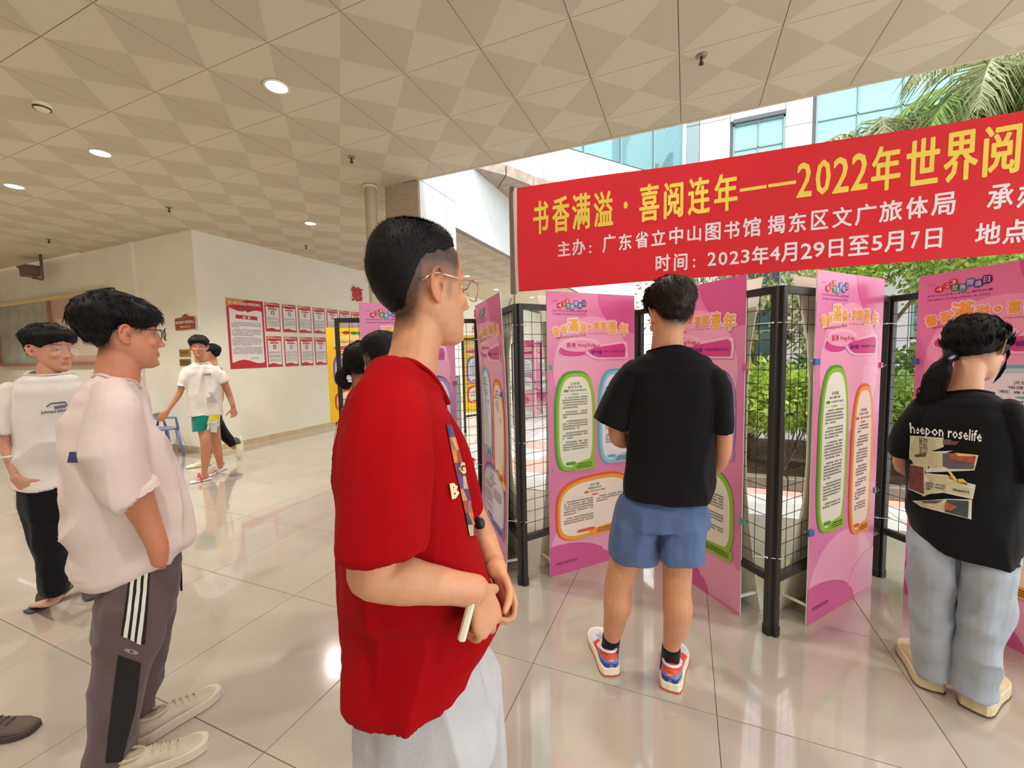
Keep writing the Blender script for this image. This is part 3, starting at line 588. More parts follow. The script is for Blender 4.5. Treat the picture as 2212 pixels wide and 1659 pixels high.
# ================================================================== NOTICES ON THE WALL
XW = -7.028
RED = mat('notice_red', hsv(196, 28, 44), .4); GLD = mat('notice_gold', hsv(214, 150, 76), .4); PAP = mat('notice_paper', hsv(236, 228, 226), .5); NIN = mat('notice_ink', hsv(110, 100, 104), .5)
def notice(y0, y1, z0, z1, label, big=False, seed=0):
    W, Hh = y1-y0, z1-z0; e = empty('notice_poster', (XW, y0, z0), math.pi/2, label, 'poster', 'red bordered notices on the wall')
    MB().box((0, -.004, 0), (W, 0, Hh)).obj('board', RED, e)
    s = Sheet(W, Hh); 
    s.poly('heading_band', GLD, [(0, 0), (.55, 0), (0, .12)], 6); s.text('heading_lettering', WHT, '第二届全国技能大赛' if not big else '第二届全国技能大赛校园展区', .06, .04, .92, .085, 9, .02)
    n = 24; top = [(.055+.89*k/n, .155+.03*math.sin(2*math.pi*k/n-.6)+(.02 if k > n/2 else -.01)) for k in range(n+1)]; bot = [(.945-.89*k/n, .9+.028*math.sin(2*math.pi*k/n+.6)) for k in range(n+1)]
    s.poly('paper_field', PAP, top+bot, 7)
    if big:
        s.poly('ribbon', RED, [(.2, .225), (.82, .235), (.8, .262), (.82, .29), (.2, .28), (.23, .252)], 8); s.text('heading_lettering', WHT, '前 言', .4, .24, .62, .278, 9, .02)
        s.lines('body_text', NIN, .09, .33, .93, .80, 8, .022, .021, seed); s.lines('body_text', NIN, .5, .84, .8, .89, 8, .018, .018, seed+1)
    else:
        s.poly('ribbon', RED, [(.2, .2), (.8, .2), (.8, .24), (.2, .24)], 8)
        s.poly('photo', (RED, mat('photo_grey', hsv(150, 140, 140), .5))[seed % 2], [(.4, .28), (.6, .28), (.6, .42), (.4, .42)], 8); s.poly('photo', PAP, [(.46, .31), (.54, .31), (.53, .4), (.47, .4)], 9)
        s.lines('body_text', NIN, .1, .5, .92, .84, 8, .010, .021, seed)
    s.flush(e)
notice(4.617, 5.27, 1.33, 2.51, 'largest red bordered notice on the wall, nearest the corner', True, 3)
ORD = ['first', 'second', 'third', 'fourth', 'fifth', 'sixth', 'seventh', 'eighth', 'ninth']
for k in range(9):
    y = 5.30+.352*k
    notice(y, y+.298, 1.985, 2.51, 'small red notice, %s in the upper row from the big one' % ORD[k], seed=k)
    notice(y, y+.298, 1.335, 1.90, 'small red notice, %s in the lower row from the big one' % ORD[k], seed=k+20)
for k in range(7): notice(13.2+.5*k, 13.6+.5*k, 1.6, 2.5, 'far red notice, %s of the row glimpsed at the arcade end' % ORD[k], seed=k+40)
for ch, y, t in (('第', 7.45, 'large red Chinese character on the wall above the notices'), ('楼', atX(1024, 680, -7.03)[1], 'red character partly hidden by the edge-on pink board')):
    b = MB(); fit_text(b, ch, 0, .34, 0, .33, -.03, .05); a = list(b.v); b.add([(x, -.002, z) for x, _, z in a], []) ; n = len(a)
    es = {}
    for f in b.f:
        for i in range(len(f)): es.setdefault(tuple(sorted((f[i], f[(i+1) % len(f)]))), []).append((f[i], f[(i+1) % len(f)]))
    for k_, v_ in es.items():
        if len(v_) == 1: p, q = v_[0]; b.f.append((q, p, p+n, q+n)); b.m.append(0)
    o = b.obj('wall_character', mat('character_red', hsv(206, 24, 36), .4)); o.location = (-7.03, y, 2.76); o.rotation_euler = (0, 0, math.pi/2); tag(o, t, 'sign lettering')
# plaques near the corner (on the back wall side)
def plaque_on(y_or_x, z, W, Hh, name, label, col, fn, onback=True):
    e = empty(name, (y_or_x, 4.168, z) , 0, label, 'sign'); MB().bbox((0, -.012, 0), (W, 0, Hh), .003).obj('plate', col, e); fn(e, W, Hh)
def sgn(e, W, Hh):
    s = Sheet(W, Hh)
    s.text('lettering', mat('sign_ink', hsv(90, 60, 20), .5), '职业技能', .15, .25, .85, .6, 18, .03); s.poly('lettering', mat('sign_ink'), [(.15, .72), (.85, .72), (.85, .77), (.15, .77)], 18); s.flush(e)
M_brass = mat('brass', hsv(190, 150, 84), .35, metal=.5)
p = atY(388, 755, 4.168); q = atY(411, 770, 4.168)
plaque_on(p[0], q[2], q[0]-p[0]+.02, p[2]-q[2], 'brass_plaque', 'upper small brass plaque on the wall by the walking boy', M_brass, sgn)
p = atY(389, 776, 4.168); q = atY(413, 790, 4.168)
plaque_on(p[0], q[2], q[0]-p[0], p[2]-q[2], 'brass_plaque', 'lower small brass plaque on the wall by the walking boy', mat('brass_dark', hsv(150, 122, 60), .4, metal=.5), lambda e, W, Hh: sgn(e, W, Hh))
p = atY(379, 684, 4.168); q = atY(427, 711, 4.168); W, Hh = q[0]-p[0], p[2]-q[2]
e = empty('shaped_sign', (p[0], 4.165, q[2]), 0, 'maroon shaped sign with white text and a yellow arrow on the wall', 'sign')
def shape(k): return [(.03+k, 0), (.97-k, .02+k), (1-k, .14), (1-k, .8), (.96-k, .92-k), (.72, .93-k), (.62, 1.02-k), (.55, 1.12-k), (.48, 1.12-k), (.42, 1.02-k), (.33, .9-k), (.04+k, .86-k), (0+k, .74), (0+k, .1)]
for nm, k, M, y in (('rim', 0, mat('sign_rim', hsv(210, 190, 190), .4), -.015), ('plate', .03, mat('sign_maroon', hsv(150, 66, 58), .4), -.02)):
    P = shape(k); b = MB(); n = len(P); b.add([(u*W, y, v*Hh) for u, v in P]+[(u*W, 0, v*Hh) for u, v in P], [tuple(range(n))[::1], tuple(range(2*n-1, n-1, -1))]+[(i, n+i, n+(i+1) % n, (i+1) % n) for i in range(n)]); b.obj(nm, M, e)
s = Sheet(W, Hh); s.blob('emblem', mat('emblem', hsv(200, 90, 60), .5), .44, .02, .58, .17, 32, 2); s.text('lettering', WHT, '揭东区新时代文明实践中心', .07, .36, .93, .56, 32, .02)
s.poly('arrow', YEL, [(.25, .78), (.35, .7), (.35, .75), (.5, .75), (.5, .81), (.35, .81), (.35, .86)], 32); s.text('lettering', YEL, '图书馆', .52, .70, .75, .86, 32, .02); s.flush(e)
# glass notice cases at the far left
e = empty('notice_case', (-13.9, 4.16, 1.5), 0, 'brown framed glass notice case on the wall behind the left boys', 'notice board')
M_fr = mat('case_frame', hsv(170, 104, 84), .4); M_gld = mat('case_gold', hsv(235, 205, 140), .25, metal=.3)
for x in (0, 2.35, 4.45): MB().box((x, -.06, 0), (x+.1, 0, 1.2)).obj('frame_upright', M_fr, e)
MB().box((0, -.07, 1.2), (4.55, 0, 1.27)).obj('frame_rail', M_gld, e); MB().box((0, -.07, -.06), (4.55, 0, 0)).obj('frame_rail', M_fr, e)
MB().box((.1, -.02, 0), (2.35, -.01, 1.2)).obj('picture', mat('case_picture', hsv(150, 150, 132), .5, noise=.35, nscale=3), e)
s = Sheet(2.1, 1.2); s.poly('poster_print', mat('case_pink', hsv(206, 150, 130), .5), [(0, 0), (1, 0), (1, 1), (0, 1)], 1); s.poly('poster_print', mat('case_paper', hsv(222, 200, 180), .5), [(.08, .3), (.95, .28), (.95, .9), (.08, .9)], 2)
s.lines('small_text', mat('case_ink', hsv(180, 130, 110), .5), .12, .34, .9, .7, 3, .05, .05, 4)
for (nm, _), (b, M) in s.d.items(): b.v = [(x+2.4, y-.012, z) for x, y, z in b.v]; b.obj(nm, M, e)
MB().box((.1, -.045, 0), (2.35, -.042, 1.2)).box((2.45, -.045, 0), (4.45, -.042, 1.2)).obj('glass', mat('case_glass', (1, 1, 1), .02, alpha=.12), e)
p = atY(905/2.9625, 550+840/2.9625, 4.16)
e = empty('bell_switch', (p[0], 4.165, p[2]-.1), 0, 'small grey call button with a thin wire on the wall', 'switch')
MB().bbox((-.04, -.03, 0), (.04, 0, .16), .006).obj('box', mat('switch_grey', hsv(190, 186, 170), .4), e); MB().tube([(0, -.012, .16), (-.03, -.01, .4), (-.09, -.008, .7)], .006, 5).tube([(0, -.01, 0), (.04, -.01, -.5)], .006, 5).obj('wire', mat('switch_wire', hsv(150, 140, 120), .6), e)
MB().lathe([(0, -.0), (.016, 0), (.014, .004), (0, .004)], 12).obj('button', mat('button_dark', hsv(90, 80, 70), .4), e).rotation_euler = (math.pi/2, 0, 0)
e.children[-1].location = (0, -.03, .08)
# red bucket
e = empty('bucket', (-2.36, 4.1, 0), 0, 'red plastic bucket with a white rim behind the mesh', 'bucket')
MB().lathe([(0, .004), (.11, .004), (.112, 0), (.15, .27), (.156, .27), (.156, .285), (.148, .285), (.108, .012), (0, .012)], 28).obj('pail', mat('bucket_red', hsv(228, 24, 34), .35), e, True)
MB().tube([(.156*math.cos(a*math.pi/12), .156*math.sin(a*math.pi/12), .287) for a in range(25)], .004, 6, False).obj('rim', mat('bucket_rim', hsv(240, 190, 190), .3), e, True)
MB().tube([(.15, 0, .27), (.12, -.12, .2), (0, -.17, .17), (-.12, -.12, .2), (-.15, 0, .27)], .003, 6).obj('handle', mat('clip_wire'), e)
# blue plastic chairs
def plastic_chair(x, y, rz, label, col):
    e = empty('plastic_chair', (x, y, 0), rz, label, 'chair', 'blue plastic chairs by the wall'); M = mat('chair_%d' % col[0], hsv(*col), .35)
    MB().bbox((-.21, -.2, .43), (.21, .2, .455), .01).obj('seat', M, e)
    for sx in (-1, 1):
        for sy in (-1, 1): MB().tube([(sx*.19, sy*.17, .44), (sx*.23, sy*.22+(0.03 if sy > 0 else 0), 0)], [.028, .02], 8).obj('leg', M, e, True)
        MB().tube([(sx*.22, -.18, .44), (sx*.25, -.15, .62), (sx*.25, .1, .65), (sx*.2, .22, .7)], .018, 8).obj('armrest', M, e, True)
    b = MB(); n = 12
    out = [(-.2, .45), (-.22, .65), (-.2, .8), (-.12, .88), (0, .9), (.12, .88), (.2, .8), (.22, .65), (.2, .45)]
    for i in range(len(out)-1):
        (x0, z0), (x1, z1) = out[i], out[i+1]
        q = lambda xx, zz: .2+.12*(zz-.45)/.45-.05*(1-(xx/.22)**2)*0
        b.tube([(x0, q(x0, z0), z0), (x1, q(x1, z1), z1)], .018, 6)
    for k in range(5): xx = -.13+.065*k; b.box((xx-.018, .2+.005, .45), (xx+.018, .215, .52)); b.tube([(xx, .21, .5), (xx, .31, .87-abs(xx)*.3)], .016, 6)
    b.obj('backrest', M, e, True)
plastic_chair(-8.05, 3.72, -2.5, 'blue plastic armchair the walking boy reaches towards', (92, 120, 196)); plastic_chair(-7.5, 3.75, 3.0, 'blue-grey plastic armchair against the wall corner', (120, 128, 172))

# ================================================================== COURTYARD: planter, plants, buildings
pl = empty('planter', (0, 5.03, 0), 0, 'low stone planter bed filled with shrubs in the courtyard', 'planter')
KS = mat('kerb_dark', hsv(120, 112, 98), .6, noise=.2, nscale=12)
for k in range(9): MB().bbox((-.45+.72*k, 0, 0), (.262+.72*k, .12, .13), .008).obj('kerb_stone', KS, pl)
MB().box((-.4, .12, 0), (6.0, 2.4, .09)).obj('soil', mat('soil', hsv(84, 66, 48), .95, noise=.4, nscale=14), pl)
MB().box((-.45, .1, 0), (-.35, 2.45, .13)).obj('kerb_side', KS, pl)
def leafmat(n, c1, c2):
    if n in MATS: return MATS[n]
    M = mat(n, hsv(*c1), .42, spec=.4); nt = M.node_tree; N = nt.nodes; L = nt.links; b = N['Principled BSDF']
    g = N.new('ShaderNodeNewGeometry'); mx = N.new('ShaderNodeMix'); mx.data_type = 'RGBA'; L.new(g.outputs['Random Per Island'], mx.inputs['Factor'])
    mx.inputs['A'].default_value = (*hsv(*c1), 1); mx.inputs['B'].default_value = (*hsv(*c2), 1); L.new(mx.outputs['Result'], b.inputs['Base Color'])
    t = N.new('ShaderNodeBsdfTranslucent'); L.new(mx.outputs['Result'], t.inputs[0]); ms = N.new('ShaderNodeMixShader'); ms.inputs[0].default_value = .35
    L.new(b.outputs[0], ms.inputs[1]); L.new(t.outputs[0], ms.inputs[2]); L.new(ms.outputs[0], N['Material Output'].inputs[0]); return M
def leaves(n, rx, ry, rz, size, seed, shell=.55, flat=.0):
    """n folded leaves in an uneven ellipsoid about the origin"""
    r = np.random.RandomState(seed); d = r.normal(size=(n, 3)); d /= np.linalg.norm(d, axis=1)[:, None]
    rad = shell+(1-shell)*r.rand(n)**.6; lump = 1+.16*np.sin(d[:, 0]*5+seed)+.12*np.sin(d[:, 2]*7+seed*2)+.1*np.sin(d[:, 1]*6)
    P = d*(rad*lump)[:, None]*np.array([rx, ry, rz])
    a = r.normal(size=(n, 3))*.6+d; a[:, 2] -= .2; a /= np.linalg.norm(a, axis=1)[:, None]
    b = np.cross(a, r.normal(size=(n, 3))); b /= np.linalg.norm(b, axis=1)[:, None]; c = np.cross(a, b)
    s = size*(.6+.8*r.rand(n))[:, None]
    V = np.stack([P, P+a*s*.45+b*s*.24-c*s*.06, P+a*s, P+a*s*.45-b*s*.24-c*s*.06], 1).reshape(-1, 3)
    k = np.arange(n)*4; Fc = np.concatenate([np.stack([k, k+1, k+2], 1), np.stack([k, k+2, k+3], 1)])
    return V, Fc
def np_mesh(name, V, Fc, M, smooth=False):
    me = bpy.data.meshes.new(name); me.from_pydata(V.tolist() if hasattr(V, 'tolist') else V, [], Fc.tolist() if hasattr(Fc, 'tolist') else Fc); me.materials.append(M)
    if smooth: me.polygons.foreach_set('use_smooth', [True]*len(me.polygons))
    return me
LM = [leafmat('leaf_bright', (136, 172, 60), (206, 222, 120)), leafmat('leaf_mid', (84, 124, 54), (166, 190, 104)), leafmat('leaf_olive', (112, 122, 76), (190, 190, 140)), leafmat('leaf_dark', (52, 80, 44), (120, 146, 84))]
M_bark = mat('bark', hsv(120, 100, 78), .9, noise=.3, nscale=30, bump=.5, bscale=40)
def shrub(x, y, z, rx, ry, rz, n, size, mi, label, seed, stems=5, group='shrubs in the planter bed'):
    e = empty('shrub', (x, y, .09), 0, label, 'shrub', group); V, Fc = leaves(n, rx, ry, rz, size, seed); V[:, 2] += z-.09
    o = link('foliage', np_mesh('foliage', V, Fc, LM[mi]), e); tag(o, kind='stuff')
    r = random.Random(seed); b = MB()
    for k in range(stems):
        a = r.uniform(0, 6.28); b.tube([(0, 0, 0), (rx*.4*math.cos(a), ry*.4*math.sin(a), (z-.09)*.5), (rx*.7*math.cos(a+.4), ry*.7*math.sin(a+.4), z-.09+rz*.4)], [.012, .009, .004], 5)
    b.obj('stem', M_bark, e)
sp = [(.35, 5.6, .85, .5, .42, .5, 0, 'bright green shrub left end of the planter, low and round'), (1.05, 5.55, .8, .5, .4, .46, 0, 'bright green shrub seen through the mesh beside the double post'), (1.7, 5.55, .72, .5, .4, .5, 1, 'broad leafed shrub behind the mesh right of the tall board'),
      (2.4, 5.6, .72, .5, .42, .52, 0, 'light green shrub behind the girl'), (3.1, 5.6, .75, .5, .42, .5, 1, 'green shrub hidden mostly by the girl'), (.75, 6.3, .8, .6, .5, .5, 2, 'dark shrub at the back of the planter'),
      (1.9, 6.6, 1.0, .7, .45, .62, 1, 'tall shrub at the back of the planter'), (3.1, 6.5, 1.1, .7, .5, .7, 1, 'dark tall shrub behind the girl'), (4.2, 6.0, 1.1, .7, .6, .8, 1, 'shrub at the right end of the planter')]
for k, (x, y, z, rx, ry, rz, mi, t) in enumerate(sp): shrub(x, y, z+.12, rx, ry, rz*.8, 2300, .08, mi, t, k+3)
def tree(x, y, h, crowns, label, seed, mi, n=2200, size=.09, name='leafy_tree', tr=.05):
    e = empty(name, (x, y, .09), 0, label, 'tree'); b = MB(); b.tube([(0, 0, 0), (.03, .02, h*.4), (.0, .0, h*.7)], [tr, tr*.8, tr*.55], 8)
    Vs, Fs = [], []; off = 0
    for k, (cx, cy, cz, rx, ry, rz) in enumerate(crowns):
        b.tube([(0, 0, h*.45), (cx*.5, cy*.5, (h*.5+cz)/2), (cx, cy, cz)], [tr*.5, tr*.35, tr*.15], 6)
        for q in range(5):
            a = q*1.3+seed; b.tube([(cx*.6, cy*.6, (h*.5+cz)/2), (cx+rx*.8*math.cos(a), cy+ry*.8*math.sin(a), cz+rz*.6*math.sin(a*2))], [tr*.2, tr*.06], 5)
        V, Fc = leaves(n, rx, ry, rz, size, seed+k, .25); V += np.array([cx, cy, cz]); Vs.append(V); Fs.append(Fc+off); off += len(V)
    b.obj('trunk', M_bark, e, True); o = link('foliage', np_mesh('foliage', np.concatenate(Vs), np.concatenate(Fs), LM[mi]), e); tag(o, kind='stuff')
tree(.75, 6.0, 2.6, [(.2, 0, 2.3, .6, .4, .55), (-.25, 0, 1.75, .35, .3, .4), (.6, 0, 1.7, .3, .3, .35)], 'thin olive leaved young tree above the hedge by the double post', 5, 2, 420, .1, 'young_tree', .03)
tree(2.2, 6.6, 3.2, [(.0, 0, 2.75, .75, .5, .55), (-.45, -.1, 2.2, .45, .4, .35), (.7, 0, 2.4, .6, .5, .6)], 'bright green feathery tree right of the tall board', 11, 0, 2600, .07)
tree(3.9, 7.2, 3.0, [(.0, 0, 2.2, .8, .6, .7)], 'green tree behind the ponytail girl', 15, 1, 2600, .08)
tree(.2, 8.2, 3.0, [(.0, 0, 2.3, .9, .6, .8)], 'pale tree far back in the courtyard', 19, 2, 1800, .1)
# palms
def palm(x, y, h, label, seed, L=1.9, nf=16):
    e = empty('palm_tree', (x, y, 0), 0, label, 'palm', 'palm trees in the courtyard'); r = random.Random(seed)
    MB().tube([(0, 0, 0), (.05, 0, h*.5), (0, 0, h)], [.16, .12, .1], 12).obj('trunk', M_bark, e, True)
    for f in range(nf):
        a = 2*math.pi*f/nf*1.0+r.uniform(-.2, .2); el = r.uniform(.1, 1.3); b = MB(); pts = []; p = np.array([0, 0, h]); v = np.array([math.cos(a)*math.cos(el), math.sin(a)*math.cos(el), math.sin(el)]); n = 18
        for k in range(n+1): pts.append(p.copy()); p = p+v*L/n; v = v+np.array([0, 0, -.15-.012*k]); v /= np.linalg.norm(v)
        b.tube([tuple(q) for q in pts], [.016*(1-k/(n+2)) for k in range(n+1)], 5)
        side = np.array([-math.sin(a), math.cos(a), 0]); V = []; Fc = []
        for k in range(3, n*5):
            t = k/5; i = min(int(t), n-1); q = pts[i]+(pts[i+1]-pts[i])*(t-i); tg = pts[i+1]-pts[i]; tg = tg/np.linalg.norm(tg)
            ln = L*.26*math.sin(min(1, t/n*1.05+.12)*math.pi)**.6*(.8+.4*r.random())
            for sg in (-1, 1):
                d = side*sg*.6+tg*.6+np.array([0, 0, -.45+r.uniform(-.3, .35)]); d = d/np.linalg.norm(d); q2 = q+d*ln*.55; q3 = q+d*ln*.9+np.array([0, 0, -.35*ln]); wv = tg*.012
                m0 = len(b.v); b.v += [tuple(q-wv), tuple(q+wv), tuple(q2+wv), tuple(q2-wv), tuple(q3)]; b.f += [(m0, m0+1, m0+2, m0+3), (m0+3, m0+2, m0+4)]; b.m += [0, 0]
        b.obj('frond', LM[(1, 2, 2, 2)[f % 4]], e)
c1_ = atY(1885, 345, 7.8); c2_ = atY(2190, 262, 7.2); palm(c1_[0], 7.8, c1_[2], 'palm tree over the yellow digits of the banner', 2, 1.75, 30); palm(c2_[0], 7.2, c2_[2], 'larger palm tree at the top right corner', 8, 2.3, 40); palm(c2_[0]+1.2, 8.6, c2_[2]+.9, 'palm tree farthest right, mostly out of view', 12, 2.0, 18)

# buildings round the courtyard
M_bw = mat('building_white', hsv(222, 216, 218), .5, noise=.04, nscale=3); M_pane = mat('pane_teal', hsv(150, 206, 210), .08, spec=.8, coat=.5); M_pdk = mat('pane_dark', hsv(70, 96, 96), .08, spec=.8)
M_mull = mat('mullion', hsv(150, 170, 170), .4); M_lin = mat('lintel_dark', hsv(100, 100, 112), .5); M_mg = mat('mullion_green', hsv(130, 180, 160), .4)
bd = empty('courtyard_building', (-.05, 9.5, 0), 0, 'white panelled building with teal glass across the courtyard', 'building')
MB().box((0, .12, 0), (12, 3, 13)).obj('core', mat('fascia_core'), bd)
def bpanels(x0, x1, z0, z1, nx, nz, M_=None):
    for i in range(nx):
        for j in range(nz):
            a, b_ = x0+(x1-x0)*i/nx, x0+(x1-x0)*(i+1)/nx; c, d = z0+(z1-z0)*j/nz, z0+(z1-z0)*(j+1)/nz
            MB().bbox((a+.004, .06, c+.004), (b_-.004, .14, d-.004), .004).obj('wall_panel', M_ or M_bw, bd)
def bwin(x0, x1, z0, z1, nx, nz, pane=M_pane, mull=M_mull):
    f = MB().box((x0, .05, z0), (x1, .2, z0+.03)).box((x0, .05, z1-.03), (x1, .2, z1)).box((x0, .05, z0), (x0+.03, .2, z1)).box((x1-.03, .05, z0), (x1, .2, z1))
    for i in range(1, nx): x = x0+(x1-x0)*i/nx; f.box((x-.012, .07, z0), (x+.012, .2, z1))
    for j in range(1, nz): z = z0+(z1-z0)*j/nz; f.box((x0, .07, z-.012), (x1, .2, z+.012))
    f = f.obj('window', mull, bd)
    for i in range(nx):
        for j in range(nz): MB().box((x0+(x1-x0)*i/nx+.012, .1, z0+(z1-z0)*j/nz+.012), (x0+(x1-x0)*(i+1)/nx-.012, .115, z0+(z1-z0)*(j+1)/nz-.012)).obj('pane', pane, f)
def lint(x0, x1, z): MB().box((x0, -.02, z), (x1, .2, z+.07)).obj('lintel', M_lin, bd)
zt = 5.85
bpanels(0, .25, 0, 9, 1, 12, mat('panel_greyteal', hsv(150, 166, 168), .3)); bpanels(.25, .8, 0, 9, 1, 12); bwin(.85, 1.72, 3.9, zt, 2, 4); lint(.85, 1.72, zt); bpanels(.8, 1.72, zt+.07, 9, 1, 5); bpanels(1.72, 2.15, 0, 9, 1, 16)
bwin(2.2, 7.2, 3.9, zt+.35, 8, 4); lint(2.2, 7.2, zt+.35); bpanels(2.15, 7.2, zt+.42, 9, 8, 4); bpanels(.8, 1.72, 3.1, 3.9, 1, 2); bpanels(2.15, 7.2, 3.15, 3.9, 8, 1)
bwin(.85, 1.72, 1.2, 3.1, 2, 3, M_pdk, M_mg); bwin(2.3, 3.2, 1.2, 3.1, 3, 4, M_pdk, M_mg); bpanels(3.2, 3.7, .0, 3.15, 1, 4); bwin(3.7, 5.1, 1.6, 3.1, 6, 4, M_pdk, M_mg); bpanels(5.1, 7.2, 0, 3.15, 3, 4); bpanels(.8, 1.72, 0, 1.2, 1, 2); bpanels(2.15, 3.2, 0, 1.2, 2, 2); bpanels(3.7, 5.1, 0, 1.6, 2, 2)
# oblique wing from the column towards that facade
p0, p1 = np.array([-2.3, 6.5]), np.array([-.05, 9.5]); Lw = float(np.linalg.norm(p1-p0)); az = math.atan2(p1[1]-p0[1], p1[0]-p0[0])
ob = empty('oblique_wing', (p0[0], p0[1], 4.15), az, 'pale upper storey set obliquely with a reflecting glass band', 'building')
MB().box((-1.5, .1, .2), (Lw, 1.2, 7)).obj('core', mat('fascia_core'), ob)
for i in range(6):
    a = -1.5+(Lw+1.5)*i/6; b_ = -1.5+(Lw+1.5)*(i+1)/6
    MB().bbox((a+.004, .05, .17), (b_-.004, .12, .77), .004).obj('wall_panel', M_bw, ob)
    MB().box((a+.01, .07, .80), (b_-.01, .09, 3.0)).obj('pane', mat('pane_reflective', hsv(120, 164, 168), .04, metal=.35, spec=.8), ob)
    MB().box((a-.01, .04, .77), (a+.01, .1, 3.0)).obj('mullion', M_mull, ob); MB().bbox((a+.004, .05, 3.05), (b_-.004, .12, 6.9), .004).obj('wall_panel', M_bw, ob)
sf = MB(); 
so = empty('soffit_slab', (0, 0, 4.15), 0, 'grey-brown stone soffit slab jutting out beside the column', 'soffit'); M_sof = mat('soffit_stone', hsv(170, 154, 140), .7, noise=.18, nscale=9)
P3 = [(-3.5, 5.0), (-2.86, 4.95), (-2.8, 5.5), (-2.5, 5.95), (-2.3, 6.5), (-2.86, 7.1), (-3.5, 7.2)]
def slab(pts, z0=0, z1=.16): 
    n = len(pts); b = MB(); b.add([(x, y, z0) for x, y in pts]+[(x, y, z1) for x, y in pts], [tuple(range(n-1, -1, -1)), tuple(range(n, 2*n))]+[(i, (i+1) % n, n+(i+1) % n, n+i) for i in range(n)]); return b
slab([(-2.86, 4.95), (-2.79, 5.52), (-2.86, 5.56)]).obj('stone_slab', M_sof, so); slab([(-2.86, 5.57), (-2.785, 5.53), (-2.52, 5.93), (-2.86, 6.35)]).obj('stone_slab', M_sof, so); slab([(-2.86, 6.37), (-2.51, 5.95), (-2.28, 6.5), (-2.86, 7.6)]).obj('stone_slab', M_sof, so)
slab([(-2.86, 7.62), (-2.28, 6.52), (-.05, 9.5), (-2.86, 12)]).obj('stone_slab', M_sof, so)

# ================================================================== PEOPLE
def vnoise(P, seed=0):
    P = np.asarray(P); i = np.floor(P).astype(np.int64); f = P-i; f = f*f*(3-2*f)
    def h(a, b, c):
        n = (a*374761393+b*668265263+c*2147483647+seed*974711) & 0xffffffff; n = ((n ^ (n >> 13))*1274126177) & 0xffffffff; return ((n ^ (n >> 16)) & 0xffff)/65535.
    r = 0
    for dx in (0, 1):
        for dy in (0, 1):
            for dz in (0, 1):
                w_ = (f[:, 0] if dx else 1-f[:, 0])*(f[:, 1] if dy else 1-f[:, 1])*(f[:, 2] if dz else 1-f[:, 2]); r = r+w_*h(i[:, 0]+dx, i[:, 1]+dy, i[:, 2]+dz)
    return r*2-1
def unit(v): v = np.asarray(v, float); return v/max(1e-9, np.linalg.norm(v))
def rings_mesh(rings, cap0=True, cap1=True):
    n = len(rings[0]); V = np.concatenate(rings); F = []
    for i in range(len(rings)-1):
        for k in range(n): F.append((i*n+k, i*n+(k+1) % n, (i+1)*n+(k+1) % n, (i+1)*n+k))
    m = len(V); V = np.concatenate([V, [rings[0].mean(0), rings[-1].mean(0)]])
    for k in range(n): F.append((m, (k+1) % n, k)); F.append((m+1, (len(rings)-1)*n+k, (len(rings)-1)*n+(k+1) % n))
    return V, F
def ellip(c, r, M=None, n=12, m=8):
    R3 = []
    for i in range(1, m):
        a = math.pi*i/m; R3.append(np.array([[math.sin(a)*math.cos(2*math.pi*k/n)*r[0], math.sin(a)*math.sin(2*math.pi*k/n)*r[1], -math.cos(a)*r[2]] for k in range(n)])+np.array(c))
    V, F = rings_mesh(R3); V[-2] = np.array(c)-[0, 0, r[2]]; V[-1] = np.array(c)+[0, 0, r[2]]
    return V, F
def tube3(P, rw, rd, view, e=2.0, n=18, cap='round', cap1=None):
    """limb along points P; rw half width across the view, rd half depth"""
    P = [np.array(p, float) for p in P]; out = []; cap1 = cap1 or cap
    rd = [a if b is None else b for a, b in zip(rw, rd)]
    T = [unit(P[min(i+1, len(P)-1)]-P[max(i-1, 0)]) for i in range(len(P))]
    def ring(p, t, a, b):
        s = np.cross(t, view); s = unit(s) if np.linalg.norm(s) > .15 else unit(np.cross(t, [0, 0, 1])); d = np.cross(s, t)
        an = np.arange(n)*2*math.pi/n; c, q = np.cos(an), np.sin(an)
        return p+np.outer(np.sign(c)*np.abs(c)**(2/e)*a, s)+np.outer(np.sign(q)*np.abs(q)**(2/e)*b, d)
    r0_ = min(rw[0], rd[0]); r1_ = min(rw[-1], rd[-1])
    if cap == 'round':
        for f, g in ((.8, .45), (.5, .8)): out.append(ring(P[0]-T[0]*r0_*f, T[0], rw[0]*g, rd[0]*g))
    # smooth interpolation of the given stations
    k = 3
    for i in range(len(P)):
        out.append(ring(P[i], T[i], rw[i], rd[i]))
        if i < len(P)-1:
            p0, p1, p2, p3 = P[max(i-1, 0)], P[i], P[i+1], P[min(i+2, len(P)-1)]
            for j in range(1, k):
                u = j/k; q = .5*((2*p1)+(-p0+p2)*u+(2*p0-5*p1+4*p2-p3)*u*u+(-p0+3*p1-3*p2+p3)*u**3); s = u*u*(3-2*u)
                out.append(ring(q, unit(T[i]*(1-u)+T[i+1]*u), rw[i]*(1-s)+rw[i+1]*s, rd[i]*(1-s)+rd[i+1]*s))
    if cap1 == 'round':
        for f, g in ((.5, .8), (.8, .45)): out.append(ring(P[-1]+T[-1]*r1_*f, T[-1], rw[-1]*g, rd[-1]*g))
    elif cap1 == 'open':
        t = .007
        out.append(ring(P[-1]+T[-1]*.002, T[-1], rw[-1]-t, rd[-1]-t)); out.append(ring(P[-1]-T[-1]*.035, T[-1], rw[-1]-t*1.4, rd[-1]-t*1.4))
    return rings_mesh(out)
